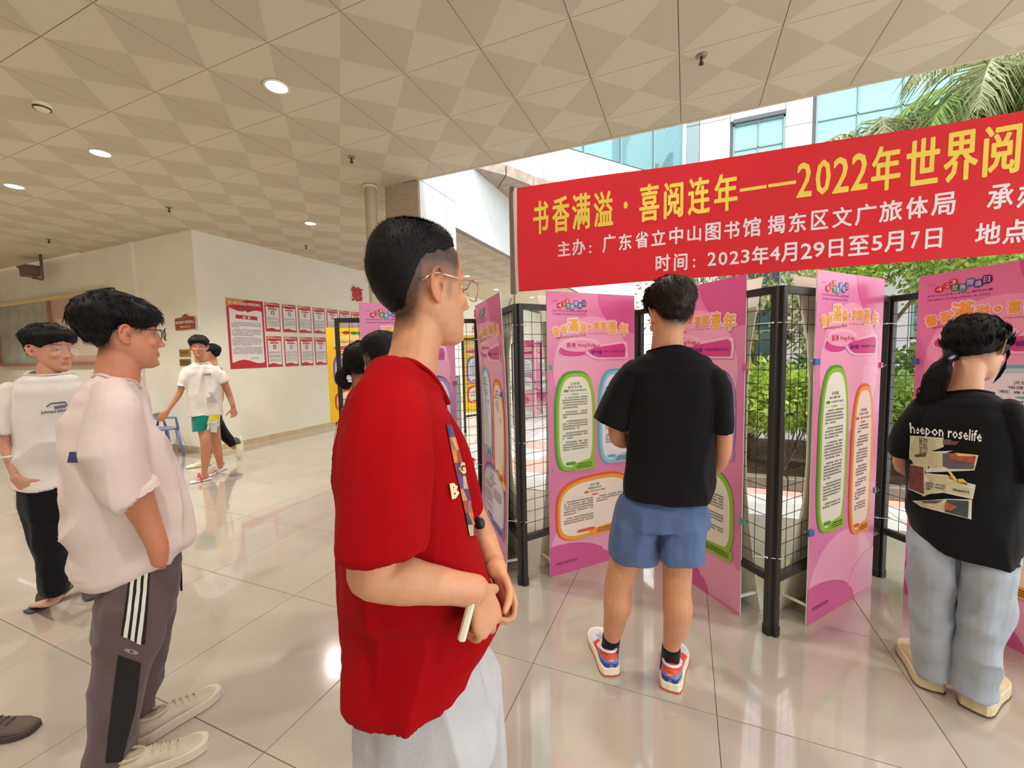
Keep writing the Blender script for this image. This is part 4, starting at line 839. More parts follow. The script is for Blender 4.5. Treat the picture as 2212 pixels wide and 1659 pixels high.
def remesh(parts, voxel, smooth=3):
    V, F, o = [], [], 0
    for v, f in parts: V.append(np.asarray(v)); F += [tuple(int(i)+o for i in q) for q in f]; o += len(v)
    me = bpy.data.meshes.new('tmp'); me.from_pydata(np.concatenate(V).tolist(), [], F); ob = link('tmp', me)
    md = ob.modifiers.new('r', 'REMESH'); md.mode = 'VOXEL'; md.voxel_size = voxel; md.use_smooth_shade = True
    sm = ob.modifiers.new('s', 'SMOOTH'); sm.factor = .5; sm.iterations = smooth
    m2 = bpy.data.meshes.new_from_object(ob.evaluated_get(bpy.context.evaluated_depsgraph_get())); bpy.data.objects.remove(ob); bpy.data.meshes.remove(me)
    n = len(m2.vertices); P = np.zeros(n*3); m2.vertices.foreach_get('co', P); return m2, P.reshape(-1, 3)
def setco(me, P): me.vertices.foreach_set('co', np.ascontiguousarray(P, dtype=np.float32).ravel()); me.update()
def normals(me): n = len(me.vertices); a = np.zeros(n*3); me.vertices.foreach_get('normal', a); return a.reshape(-1, 3)
class Fig:
    def __init__(s, xc, D, label, skin=(214, 158, 126), base=None):
        d = ray(xc, 765); s.n = unit([d[0], d[1], 0]); s.D = D; s.rt = np.array([s.n[1], -s.n[0], 0.]); s.up = np.array([0, 0, 1.])
        p = s.pt(xc, 765); s.base = np.array([p[0], p[1], 0.]); s.skin = np.array(hsv(*skin)); s.bvh = {}
        s.root = empty('person', tuple(s.base), 0, label, 'person'); s.body = []; s.heads = []; s.hcol = np.array(hsv(28, 22, 20))
    def pt(s, x, y, o=0):
        d = ray(x, y); return CAM+d*((s.D+o)/(d@s.n))
    def w(s, x, y, o, px): return np.linalg.norm(s.pt(x+px, y, o)-s.pt(x-px, y, o))/2
    def slices(s, rows, sc=1, e=2.4, n=28, cap1='flat', grow=0):
        out = []; R4 = []
        for r in rows:
            y, xl, xr, rd = r[:4]; o = r[4] if len(r) > 4 else 0
            c = s.pt((xl+xr)/2, y, o); hw = np.linalg.norm(s.pt(xr, y, o)-s.pt(xl, y, o))/2; R4.append((c, hw*sc+grow, rd*sc+grow))
        an = np.arange(n)*2*math.pi/n; c_, q_ = np.cos(an), np.sin(an); cx = np.sign(c_)*np.abs(c_)**(2/e); cq = np.sign(q_)*np.abs(q_)**(2/e)
        mk = lambda c, a, b: c+np.outer(cx*a, s.rt)+np.outer(cq*b, s.n)
        for i, (c, a, b) in enumerate(R4):
            out.append(mk(c, a, b))
            if i < len(R4)-1:
                c2, a2, b2 = R4[i+1]
                for u in (.33, .67): q = u*u*(3-2*u); out.append(mk(c+(c2-c)*u, a+(a2-a)*q, b+(b2-b)*q))
        if cap1 == 'open':
            c, a, b = R4[-1]; out.append(mk(c, a-.006, b-.006)); out.append(mk(c+[0, 0, .03], a-.012, b-.012))
        return rings_mesh(out)
    def limb(s, rows, sc=1, cap='round', cap1=None, e=2.0, grow=0):
        P = [s.pt(r[0], r[1], r[2]) for r in rows]; rw = [s.w(r[0], r[1], r[2], r[3])*sc+grow for r in rows]
        rd = [(rw[i] if len(r) < 5 or r[4] is None else r[4]*sc+grow) for i, r in enumerate(rows)]
        return tube3(P, rw, rd, s.n, e, cap=cap, cap1=cap1)
    def finish(s, name, parts, voxel, M, smooth=3, paint=None, fold=0, fs=(9, 9, 3.2), seed=0, label=None, fine=.25, post=None, rib=None):
        me, P = remesh(parts, voxel, smooth)
        if fold:
            N = normals(me); q = P*np.array(fs); q = q+.6*np.stack([vnoise(P*4, seed+5), vnoise(P*4, seed+6), vnoise(P*4, seed+7)], 1)
            d = vnoise(q, seed); d = 1-2*np.abs(d)**.8; d2 = vnoise(q*2.3+7, seed+1); P = P+N*((d*fold*.7+d2*fold*.35)[:, None]); 
        neck = post
        if neck is not None:
            b0 = BVHTree.FromPolygons(P.tolist(), [tuple(p.vertices) for p in me.polygons]); P = neck.carve(P)
        setco(me, P); me.polygons.foreach_set('use_smooth', [True]*len(me.polygons))
        F = np.zeros(len(me.loops), dtype=int); me.loops.foreach_get('vertex_index', F)
        polys = [tuple(p.vertices) for p in me.polygons]; s.bvh[name] = BVHTree.FromPolygons(P.tolist(), polys)
        if paint is not None:
            c = np.ones((len(P), 4)); c[:, :3] = paint(P); a = me.color_attributes.new('Col', 'FLOAT_COLOR', 'POINT'); a.data.foreach_set('color', c.ravel().astype(np.float32))
        setco(me, P-s.base); me.name = name
        for m_ in (M if isinstance(M, list) else [M]): me.materials.append(m_)
        if neck is not None and rib is not None: neck.ring(rib, b0)
        o = link(name, me, s.root)
        if label: o['label'] = label
        return o
    def add(s, name, VF, M, smooth=True, parent=None):
        V, F = VF; me = bpy.data.meshes.new(name); me.from_pydata((np.asarray(V)-s.base).tolist(), [], [tuple(int(i) for i in f) for f in F]); me.materials.append(M)
        if smooth: me.polygons.foreach_set('use_smooth', [True]*len(me.polygons))
        return link(name, me, parent or s.root)
    def addmb(s, name, mb, M, smooth=True, parent=None):
        mb.v = [tuple(np.array(v)-s.base) for v in mb.v]; return mb.obj(name, M, parent or s.root, smooth)
    def decal(s, target, name, quads, M, off=.0025, nx=6, ny=6, parent=None):
        """flat print laid on the garment: quads given by four corners as seen, dropped on to the cloth"""
        b = s.bvh[target]; V, F = [], []
        for Q in quads:
            Q = [np.array(q, float) for q in Q]; g = []
            for j in range(ny+1):
                for i in range(nx+1):
                    u, v = i/nx, j/ny; p = (Q[0]*(1-u)+Q[1]*u)*(1-v)+(Q[3]*(1-u)+Q[2]*u)*v; h = s.drop(b, p, off); g.append(len(V) if h is not None else -1)
                    if h is not None: V.append(h)
            for j in range(ny):
                for i in range(nx):
                    f = (g[j*(nx+1)+i], g[j*(nx+1)+i+1], g[(j+1)*(nx+1)+i+1], g[(j+1)*(nx+1)+i])
                    if min(f) >= 0: F.append(f[::-1])
        if V: return tag(s.add(name, (np.array(V), F), M, True, parent), kind='stuff' if len(quads) > 1 else None)
    def drop(s, b, p, off):
        d = unit(ray(p[0], p[1])); o = s.pt(p[0], p[1], -.45)-d*.05
        h = b.ray_cast(Vector(o), Vector(d), 1.2)
        if h[0] is None: return None
        nn = np.array(h[1]); nn = nn if nn@d < 0 else -nn; return np.array(h[0])+nn*off
    def dtext(s, target, name, items, M, off=.003, bold=.0, parent=None):
        """items: (text, quad) with the quad's four corners (tl, tr, br, bl) as seen"""
        b = s.bvh[target]; V, F = [], []
        for t, Q in items:
            a, fs = text2d(t, bold, 1); lo, hi = a.min(0), a.max(0); q = (a-lo)/(hi-lo); Q = [np.array(k, float) for k in Q]; n0 = len(V); ok = []
            for u, v in q:
                v = 1-v; p = (Q[0]*(1-u)+Q[1]*u)*(1-v)+(Q[3]*(1-u)+Q[2]*u)*v; h = s.drop(b, p, off); ok.append(h is not None); V.append(h if h is not None else s.pt(p[0], p[1]))
            F += [tuple(i+n0 for i in f) for f in fs if all(ok[i] for i in f)]
        return tag(s.add(name, (np.array(V), F), M, False, parent), kind='stuff')
class Neck:
    """opening of a shirt: sunk inside an ellipse round the neck, with a ribbed collar along its rim"""
    def __init__(s, fig, x, y, o, ra, rb, front=None, fr=0, depth=.035):
        s.dp = depth
        s.f, s.c, s.ra, s.rb = fig, fig.pt(x, y, o), ra, rb; s.fd = None if front is None else unit(front); s.fr = fr
    def rad(s, u, v):
        a = np.arctan2(v/s.rb, u/s.ra); d = u*0
        R = 1/np.sqrt((np.cos(a)/s.ra)**2+(np.sin(a)/s.rb)**2+1e-12)
        if s.fd is not None:
            q = np.cos(a)*(s.fd@s.f.rt)+np.sin(a)*(s.fd@s.f.n); R = R*(1+s.fr*np.clip(q, 0, 1)**2)
        return R
    def carve(s, P):
        u = (P-s.c)@s.f.rt; v = (P-s.c)@s.f.n; r = np.hypot(u, v); R = s.rad(u, v); m = np.clip((R-r)/.008, 0, 1)*(P[:, 2] > s.c[2]-.14); s.P0 = P.copy()
        return P-np.outer(m*s.dp, [0, 0, 1])
    def ring(s, M, bvh, k=.0065):
        pts = []
        for a in np.linspace(0, 2*math.pi, 41):
            u, v = math.cos(a)*s.ra, math.sin(a)*s.rb; R = float(s.rad(np.array([u]), np.array([v]))[0]); d = unit([math.cos(a)*s.ra, math.sin(a)*s.rb, 0]); p = s.c+s.f.rt*d[0]*R+s.f.n*d[1]*R
            h = bvh.ray_cast(Vector((p[0], p[1], s.c[2]+.12)), Vector((0, 0, -1)), .4); pts.append(np.array(h[0]) if h[0] is not None else p)
        Q = np.array(pts); Q[-1] = Q[0]; 
        for _ in range(3): Z_ = Q[:-1, 2].copy(); Q[:-1, 2] = (np.roll(Z_, 1)+Z_*2+np.roll(Z_, -1))/4; Q[-1] = Q[0]
        s.f.add('collar', tube3(list(Q+np.array([0, 0, .001])), [k*1.5]*41, [k*.75]*41, s.f.up, n=8), M)
# ---- head in its own frame: x right, y forward, z up, origin between the eyes' level and the ears
def head_local(female=False):
    rows = [(-.118, .080, .040, .016), (-.110, .090, .018, .032), (-.093, .0915, -.008, .047), (-.072, .090, -.028, .057), (-.048, .090, -.055, .0645), (-.022, .0885, -.078, .069), (0, .086, -.09, .0725), (.022, .091, -.097, .0750),
            (.045, .091, -.099, .0755), (.068, .084, -.095, .0725), (.088, .068, -.082, .063), (.103, .045, -.062, .048), (.112, .018, -.038, .028), (.116, .0, -.02, .010)]
    n = 32; R5 = []
    for z, yf, yb, w_ in rows:
        an = np.arange(n)*2*math.pi/n; c, q = np.cos(an), np.sin(an); yc = (yf+yb)/2+.0; e = 2.25
        x = np.sign(c)*np.abs(c)**(2/e)*w_; y = yc+np.sign(q)*np.abs(q)**(2/e)*(yf-yb)/2; R5.append(np.stack([x, y, np.full(n, z)], 1))
    P = [rings_mesh(R5)]
    P += [ellip((0, .097, -.020), (.0085, .014, .022)), ellip((0, .107, -.034), (.0105, .0115, .0095)), ellip((.0105, .099, -.038), (.0075, .009, .007)), ellip((-.0105, .099, -.038), (.0075, .009, .007)), ellip((0, .0925, .0), (.0065, .009, .018)),
          ellip((0, .0925, -.0655), (.021, .0075, .0052)), ellip((0, .0905, -.0755), (.0175, .0085, .006)), ellip((0, .0885, -.100), (.018, .011, .013)), ellip((.036, .068, -.028), (.022, .02, .02)), ellip((-.036, .068, -.028), (.022, .02, .02)),
          ellip((.031, .083, .020), (.020, .009, .0065)), ellip((-.031, .083, .020), (.020, .009, .0065)), ellip((0, .086, -.058), (.024, .010, .02))]
    for sg in (-1, 1):
        hx = [(.070, .012, -.002), (.079, .010, .016), (.088, .000, .026), (.092, -.012, .024), (.093, -.020, .010), (.090, -.021, -.008), (.085, -.014, -.024), (.077, -.001, -.034), (.072, .006, -.030)]
        P.append(tube3([(sg*a, b, c) for a, b, c in hx], [.0045]*3+[.005]*4+[.0055, .004], [None]*9, np.array([0, 1, 0]), n=8))
        P.append(ellip((sg*.079, -.004, -.004), (.006, .015, .024))); P.append(tube3([(sg*.083, .004, .012), (sg*.087, -.008, .008), (sg*.084, -.010, -.010)], [.003]*3, [None]*3, np.array([0, 1, 0]), n=6))
    return P
HEADP = head_local()
_HB = BVHTree.FromPolygons([tuple(v) for v in HEADP[0][0]], [tuple(f) for f in HEADP[0][1]])
class Head:
    def __init__(s, fig, x, y, o, face, pitch=0, roll=0, k=1.0, wide=1.0):
        s.fig = fig; s.c = fig.pt(x, y, o); f = unit(face); s.k = k
        r = unit(np.cross(f, [0, 0, 1])); f2 = f*math.cos(pitch)-np.array([0, 0, 1])*math.sin(pitch); u = np.cross(r, f2)
        r2 = r*math.cos(roll)+u*math.sin(roll); u2 = -r*math.sin(roll)+u*math.cos(roll); s.M = np.stack([r2*wide, f2, u2], 0)*k; s.Mi = np.linalg.inv(s.M)
    def W(s, V): return np.asarray(V)@s.M+s.c
    def L(s, P): return (P-s.c)@s.Mi
    def parts(s): return [(s.W(V), F) for V, F in HEADP]
    def paint(s, P, col, hairline=None, hcol=None, stub=0, stubfn=None):
        q = s.L(P); x, y, z = q.T; near = (np.abs(x) < .11) & (np.abs(y) < .13) & (z > -.125) & (z < .13); ax = np.abs(x)
        def mix(m, c): m = (m*near)[:, None]; return col*(1-m)+np.array(c)*m
        g = lambda cx, cy, cz, rx, ry, rz: np.clip(1.5-np.sqrt(((ax-cx)/rx)**2+((y-cy)/ry)**2+((z-cz)/rz)**2)*1.0, 0, 1)
        sk = s.fig.skin
        col = mix(.35*g(.04, .075, -.032, .022, .03, .018), sk*[1.1, .78, .74])
        col = mix(.5*g(0, .105, -.034, .014, .014, .012), sk*[1.05, .82, .78])
        front = y > .05
        lip = g(0, .095, -.0705, .017, .02, .0062)*front; col = mix(.65*lip, sk*[.88, .5, .48])
        ln = np.exp(-((z+.0705)/.0016)**2)*(ax < .020)*front; col = mix(.6*ln, sk*.3)
        br = np.exp(-((z-.0265-.10*ax+2.2*(ax-.03)**2)/.0036)**2)*((ax > .011) & (ax < .050))*(y > .055); col = mix(.8*br, hsv(40, 28, 24))
        ey = ((ax-.0315)/.0135)**2+((z-.001)/.0052)**2; w_ = (ey < 1)*(y > .05); col = mix(.75*w_, hsv(214, 200, 190))
        ir = (((ax-.0315)/.0058)**2+((z-.0012)/.0055)**2 < 1)*(y > .05); col = mix(.95*ir, hsv(30, 20, 16))
        lid = np.exp(-((np.sqrt(ey)-1.02)/.16)**2)*(y > .05)*(z > -.001); col = mix(.75*lid, hsv(60, 36, 28))
        no = np.exp(-(((ax-.006)/.0028)**2+((z+.044)/.003)**2))*(y > .09); col = mix(.8*no, hsv(70, 30, 24))
        ear = (ax > .0775)*(y < .03)*(y > -.035)*(z > -.045)*(z < .035); col = mix(.28*ear, sk*[1.12, .7, .62])
        can = np.exp(-(((y-.003)/.006)**2+((z+.006)/.008)**2))*(ax > .070)*(ax < .09); col = mix(.85*can, hsv(80, 36, 26))
        if stubfn is not None: col = mix(np.clip(stubfn(q), 0, 1), hcol)
        return col
    def hair(s, line, thick, seed=0, n=2600, slen=.016, M=None, name='hair', rmul=(1, 1, 1), lump=.004, spike=.35, lift=0, down=1.0, sw=.0011, skip=None):
        """line: (azimuth deg, lowest elevation deg) pairs, 0 = front; thick(az, el) in metres"""
        A = np.radians([a for a, _ in line]); B = np.radians([b for _, b in line]); c0 = np.array([0, -.006, .016]); rr = np.array(rmul)
        na, ne = 72, 26; az = np.linspace(0, 2*math.pi, na, endpoint=False); aa = np.minimum(az, 2*math.pi-az)
        def low(a_, sgn): return np.interp(a_, A, B)
        V = []; r = np.random.RandomState(seed)
        sgna = np.where(az <= math.pi, 1, -1)
        lo = np.interp(aa, A, B)+np.radians(2.2)*vnoise(np.stack([az*5, az*0, az*0], 1), seed)
        outer, inner = [], []
        for j in range(ne):
            t = j/(ne-1); el = lo+(math.pi/2-.02-lo)*t**.9
            d = np.stack([np.sin(az)*np.cos(el), np.cos(az)*np.cos(el), np.sin(el)], 1); R0 = np.array([(_HB.ray_cast(Vector(c0), Vector(q))[3] or .1)+.0015 for q in d])*np.sqrt(((d*rr)**2).sum(1))
            th = thick(np.degrees(aa), np.degrees(el), sgna)*np.clip(t*7+.12, 0, 1); nz = lump*(vnoise(d*7, seed+3)+.6*vnoise(d*16, seed+4))*np.clip(t*6, 0, 1)
            outer.append(c0+d*(R0+th+nz)[:, None]); inner.append(c0+d*(R0-.012)[:, None])
        V = np.concatenate(outer+inner); F = []; off = ne*na
        for j in range(ne-1):
            for i in range(na):
                k = (i+1) % na; F.append((j*na+i, j*na+k, (j+1)*na+k, (j+1)*na+i)); F.append((off+j*na+i, off+(j+1)*na+i, off+(j+1)*na+k, off+j*na+k))
        for i in range(na): k = (i+1) % na; F.append((i, off+i, off+k, k)); F.append(((ne-1)*na+i, (ne-1)*na+k, off+(ne-1)*na+k, off+(ne-1)*na+i))
        Wd = s.W(V); o = s.fig.add(name, (Wd, F), M, True)
        # strands lying over the cap
        G = np.stack(outer); T, TF = [], []
        for q in range(n):
            j = r.randint(0, ne-1); i = r.randint(0, na); u, v = r.rand(2)
            p = G[j, i]*(1-u)*(1-v)+G[min(j+1, ne-1), i]*u*(1-v)+G[j, (i+1) % na]*(1-u)*v+G[min(j+1, ne-1), (i+1) % na]*u*v
            nrm = unit(p-c0); dn = unit(G[max(j-1, 0), i]-G[min(j+1, ne-1), i]+1e-9)*down; sd = unit(np.cross(nrm, dn)+1e-9)
            L_ = slen*(.5+.9*r.rand()); d1 = unit(dn+nrm*(spike*(.3+r.rand()))+sd*r.normal()*.45); p0 = p-nrm*.002; m0 = len(T)
            if skip and skip(p): continue
            T += [p0-sd*sw, p0+sd*sw, p0+d1*L_*.6+sd*sw*.6-nrm*(L_*.6)**2*4.5, p0+d1*L_-nrm*L_**2*4.5]; TF += [(m0, m0+1, m0+2), (m0, m0+2, m0+3)]
        st = s.fig.add('hair_strands', (s.W(np.array(T)), TF), M, False, o); tag(st, kind='stuff'); return o
    def glasses(s, M, lens, r=.024, y=.108, x=.033, z=-.003, tm=None, sides=(-1, 1), rim=.0013):
        mb = MB(); L = lambda p: tuple(s.W(np.array([p]))[0])
        for sg in (-1, 1): mb.tube([L((sg*x+r*math.cos(a*math.pi/10), y-.12*abs(r*math.cos(a*math.pi/10))*0-(.006 if sg*math.cos(a*math.pi/10) > .5 else 0), z+r*.9*math.sin(a*math.pi/10))) for a in range(21)], rim, 6, False)
        mb.tube([L((-x+r, y, z+.006)), L((0, y+.004, z+.009)), L((x-r, y, z+.006))], rim, 6)
        g = s.fig.addmb('glasses', mb, M, True)
        for sg in (-1, 1):
            t = MB(); t.tube([L((sg*(x+r-.001), y-.006, z+.010)), L((sg*(x+r+.012), y-.016, z+.011)), L((sg*.080, .03, z+.016)), L((sg*.083, -.004, z+.021)), L((sg*.084, -.02, z+.014)), L((sg*.082, -.036, z+.004))], [rim, rim, rim, rim*1.5, rim*1.7, rim*1.7], 6); s.fig.addmb('temple', t, tm or M, True, g)
            b = MB(); pts = [L((sg*x+r*.97*math.cos(a*math.pi/8), y-.001, z+r*.87*math.sin(a*math.pi/8))) for a in range(16)]; b.add(pts, [tuple(range(16))]); s.fig.addmb('lens', b, lens, False, g)
        return g
def hand(fig, wrist, d, n, thumb_side, curl=(.5, .55, .6, .65), k=1.0, tc=.4, spread=.06, tdir=.75):
    """palm with four fingers and a thumb; d towards the fingers, n the way the palm faces"""
    d = unit(d); n = unit(np.asarray(n, float)-d*np.dot(n, d)); l = np.cross(d, n)*thumb_side; P = []; wr = np.array(wrist, float)
    P.append(tube3([wr-d*.01*k, wr+d*.025*k, wr+d*.06*k, wr+d*.088*k], [.026*k, .033*k, .040*k, .039*k], [.019*k, .0165*k, .0145*k, .012*k], n, 2.6))
    for i, (of, L_) in enumerate(((.030, .068), (.0105, .076), (-.009, .070), (-.0275, .056))):
        p = wr+d*(.083-.004*abs(i-1))*k+l*of*k; a = curl[i]*.55; Q = [p-d*.012*k, p]; dd = d+l*spread*(1.5-i)*.5
        for seg, f in enumerate((.46, .31, .23)):
            v = unit(dd)*math.cos(a)+n*math.sin(a); p = p+v*L_*f*k; Q.append(p); a += curl[i]*(1.15 if seg == 0 else .7)
        P.append(tube3(Q, [.0088*k, .0088*k, .0082*k, .0074*k, .0062*k], [None]*5, n, n=10))
    p = wr+d*.022*k+l*.024*k; Q = [p-l*.008*k]; a = 0; v = unit(d*.7+l*tdir+n*.35)
    for f in (.040, .032, .026): Q.append(p); p = p+v*f*k; v = unit(v+n*tc*.6-l*tc*.45)
    Q.append(p); P.append(tube3(Q, [.014*k, .0125*k, .0105*k, .0095*k, .0075*k], [None]*5, n, n=10)); return P
def shoe(fig, heel, d, parts_mats, k=1.0, pitch=0, H_=.088, name='shoe', laces=None, wide=1.0, sole=.026):
    """heel: ground point at the back of the heel; d horizontal direction of the toes"""
    d = unit([d[0], d[1], 0]); l = np.array([d[1], -d[0], 0]); up = np.array([0, 0, 1.]); d2 = d*math.cos(pitch)+up*math.sin(pitch); u2 = up*math.cos(pitch)-d*math.sin(pitch)
    st = [(0, .019, .92), (.010, .030, .98), (.04, .037, 1.0), (.08, .037, .96), (.115, .037, .90), (.15, .040, .74), (.19, .045, .60), (.225, .045, .52), (.255, .036, .44), (.275, .018, .36)]
    Mu, Ms, Mo = parts_mats[:3]; R6 = []; n = 20; base = np.array(heel, float)
    def T(x, y, z): return base+(l*x*wide+d2*y+u2*z)*k
    for y, w_, h in st:
        hh = H_*h; an = np.arange(n)*2*math.pi/n; ring = []
        for a in an: c, q = math.cos(a), math.sin(a); x = math.copysign(abs(c)**.8, c)*w_*(1 if q < .2 else 1-.45*(q-.2)); z = sole*.7+(hh-sole*.7)*(.5+.5*math.copysign(abs(q)**.85, q)); ring.append(T(x, y+(.006 if q > 0 and y < .02 else 0), z))
        R6.append(np.array(ring))
    V, F = rings_mesh(R6); mats = [Mu]+list(parts_mats[3:]); me = bpy.data.meshes.new('upper'); me.from_pydata((V-fig.base).tolist(), [], F)
    for m_ in mats: me.materials.append(m_)
    if len(mats) > 1:
        for p in me.polygons:
            c = np.mean([V[i] for i in p.vertices], 0)-base; yy, zz = c@d2/k, c@u2/k/H_
            if yy < .085: p.material_index = (1 if zz > .72 else 2 if zz > .58 else 3 if zz > .40 else 2)
            elif yy < .17 and .45 < zz < .75: p.material_index = 1
    me.polygons.foreach_set('use_smooth', [True]*len(me.polygons)); root = link(name, me, fig.root)
    def slab_(z0, z1, gr, M, nm):
        N = 26; out = []
        for zz, g in ((z0, gr-.003), (z0+.003, gr), (z1-.003, gr), (z1, gr-.003)):
            ring = []
            for i in range(N):
                a = 2*math.pi*i/N; y = .1385-.1385*math.cos(a); w_ = np.interp(y, [q[0] for q in st], [q[1] for q in st]); sg = 1 if math.sin(a) >= 0 else -1
                if i in (0, N//2): sg = 0
                ring.append(T(sg*(w_+g), y+g*(-math.cos(a)), zz))
            out.append(np.array(ring))
        fig.add(nm, rings_mesh(out), M, False, root)
    slab_(.006, sole+.006, .005, Ms, 'midsole'); slab_(0, .008, .006, Mo, 'outsole')
    fig.add('collar', tube3([T(.030*math.cos(a), .055+.046*math.sin(a), H_*(.97-.10*math.sin(a))) for a in np.linspace(0, 2*math.pi, 17)], [.006*k]*17, [None]*17, up, n=8), parts_mats[0] if laces is None else laces, True, root)
    lc = MB(); 
    for j in range(4): y = .125+.022*j; z = H_*(.88-.085*j)+.002; lc.tube([tuple(T(-.022, y, z-.006)), tuple(T(0, y+.006, z+.004)), tuple(T(.022, y, z-.006))], .0024*k, 6)
    fig.addmb('laces', lc, laces or Ms, True, root)
    return root
M_skin = mat('skin', rough=.52, attr='Col', sss=.08, noise=.04, nscale=60, bump=.08, bscale=350)
M_hair = mat('hair_black', hsv(15, 12, 12), .6, spec=.22, bump=.3, bscale=300, stretch=(1, 1, .15)); M_hairb = mat('hair_brown', hsv(34, 17, 14), .5, spec=.3, bump=.3, bscale=300)
M_lens = mat('lens_clear', (1, 1, 1), .02, alpha=.12, spec=.8); M_gm = mat('metal_rose', hsv(214, 170, 150), .25, metal=.9); M_gb = mat('metal_black', hsv(40, 26, 30), .3, metal=.4)
def cloth(name, c=(200, 200, 200), b=.35, bs=500, n=.05, sheen=.15): return mat(name, hsv(*c), .9, noise=n, nscale=8, bump=b, bscale=bs, spec=.15, sheen=sheen)
def base_paint(fig, hd, stubfn=None, hcol=None):
    def f(P):
        col = np.tile(fig.skin, (len(P), 1))*(1+.05*vnoise(P*14, 3))[:, None]
        return hd.paint(P, col, hcol=hcol if hcol is not None else fig.hcol, stubfn=stubfn)
    return f
STD = [(0, 38), (25, 34), (45, 22), (62, 8), (80, 12), (95, 16), (108, -12), (125, -34), (150, -48), (180, -52)]

def armrows(fig, rows, sc=1): return fig.limb(rows, sc)
# ---------------------------------------------------------------- the red shirt boy, closest to the camera
def red_boy():
    f = Fig(900, .905, 'person in an oversized bright red t-shirt and glasses, nearest the camera, holding a phone', (206, 148, 112))
    face = f.rt*.89+f.n*.455
    hd = Head(f, 906, 622, 0, face, pitch=-.02, roll=0, k=1.03, wide=.97)
    n_ = f.n; sk = []
    sk += hd.parts()
    sk.append(f.limb([(912, 640, 0, 50, .055), (905, 700, 0, 52, .056), (896, 760, 0, 53, .057), (884, 815, 0, 60, .066), (868, 880, 0, 80, .09)], e=2.1))
    sk.append(f.slices([(800, 820, 905, .10), (850, 790, 930, .15), (950, 760, 960, .14), (1150, 760, 980, .12), (1330, 775, 980, .09)]))
    # near (right) arm
    sk.append(f.limb([(848, 900, -.15, 60), (840, 1040, -.19, 62), (812, 1180, -.205, 58), (806, 1240, -.205, 55), (868, 1253, -.20, 52), (930, 1262, -.19, 42), (985, 1270, -.175, 35), (1022, 1276, -.165, 34)]))
    w1 = f.pt(1028, 1274, -.165); sk += hand(f, w1, f.rt*.30-f.up*.94+n_*.10, -f.rt*.60+n_*.70, 1, (.58, .66, .76, .86), .94, .5, .14)
    # far (left) arm
    sk.append(f.limb([(930, 900, .16, 36), (985, 1040, .20, 32), (1020, 1110, .19, 29), (1042, 1155, .15, 27), (1062, 1200, .09, 23), (1074, 1232, .02, 22)]))
    w2 = f.pt(1075, 1233, .02); sk += hand(f, w2, -f.up*.85+f.rt*.25-n_*.45, -n_*.3-f.rt*.8, -1, (.9, 1.0, 1.1, 1.2), .90, .5)
    # legs under the trousers
    for x0, o in ((880, -.06), (960, .11)): 
        c = f.pt(x0, 1420, o); b = [c, c+f.rt*.0-f.up*.42, np.array([c[0], c[1], .07])+f.rt*.0]; sk.append(tube3(b, [.075, .052, .038], [None]*3, n_))
    def stub(q):
        x, y, z = q.T; ax = np.abs(x); t = np.clip((z-.004)/.04, 0, 1)**.55*np.clip((.062+.25*(z-.02)-y)/.014, 0, 1)*np.clip((ax-.035)/.012, 0, 1)*.97
        t2 = np.clip((-.016-y+.12*z)/.02, 0, 1)*np.clip((z+.088)/.03, 0, 1)*.95
        sb = np.exp(-((y-.030)/.010)**2)*np.clip((z+.035)/.02, 0, 1)*(z < .03)*(ax > .05)*.45
        return np.maximum(np.maximum(t, t2), sb)*(.93+.07*vnoise(q*260, 4))
    f.finish('body', sk, .0038, M_skin, 3, base_paint(f, hd, stub, np.array(hsv(34, 26, 23))))
    def th(a, e, sg): return .0015+.012*np.clip((e-30)/26, 0, 1)+.003*np.clip((a-130)/40, 0, 1)
    hd.hair([(0, 44), (18, 43), (32, 42), (46, 38), (60, 35), (80, 32), (98, 28), (112, 14), (124, -14), (138, -40), (155, -50), (180, -53)], th, 4, 12000, .008, M_hair, spike=.8, lump=.001, down=.5, sw=.0006)
    hd.glasses(M_gm, M_lens, .025, .112, tm=M_gm)
    R = cloth('cloth_red', (158, 0, 10), .3, 350, .04, 0)
    sh = [f.slices([(772, 838, 880, .045), (790, 815, 905, .10), (815, 788, 928, .15), (850, 768, 948, .175), (900, 748, 968, .17), (970, 738, 990, .155), (1050, 733, 1008, .15), (1130, 731, 1026, .15), (1200, 731, 1042, .15), (1260, 733, 1056, .15), (1290, 735, 1066, .125), (1330, 738, 1084, .120), (1365, 742, 1062, .128), (1400, 745, 1028, .14), (1430, 748, 1012, .147), (1452, 751, 1006, .147)], e=2.3, cap1='open')]
    sh.append(f.limb([(846, 835, -.10, 62, .06), (842, 900, -.15, 84, .075), (832, 1000, -.185, 92, .085), (828, 1090, -.20, 92, .09), (826, 1170, -.205, 93, .09)], cap1='open', e=2.2))
    sh.append(f.limb([(900, 850, .12, 52), (945, 950, .17, 50), (985, 1060, .19, 46), (1000, 1110, .19, 44)], cap1='open'))
    nk = Neck(f, 890, 800, 0, .064, .072, face, .12)
    f.finish('shirt', sh, .005, R, 3, fold=.015, fs=(9, 9, 3.2), seed=4, post=nk, rib=cloth('cloth_red_rib', (146, 0, 9), .3, 300, .04, 0))
    # printed picture strip on the chest (only its edge faces the camera)
    cl_ = [(70, 66, 110), (150, 110, 96), (196, 120, 60), (120, 60, 70), (90, 76, 120), (208, 140, 90), (160, 70, 50), (60, 56, 70), (190, 170, 140)]
    ys = [918, 945, 972, 1000, 1028, 1056, 1082, 1108, 1134, 1158]; xl = lambda y: np.interp(y, [918, 990, 1060, 1158], [962, 976, 992, 1012]); xr = lambda y: np.interp(y, [918, 990, 1060, 1158], [972, 995, 1010, 1032])
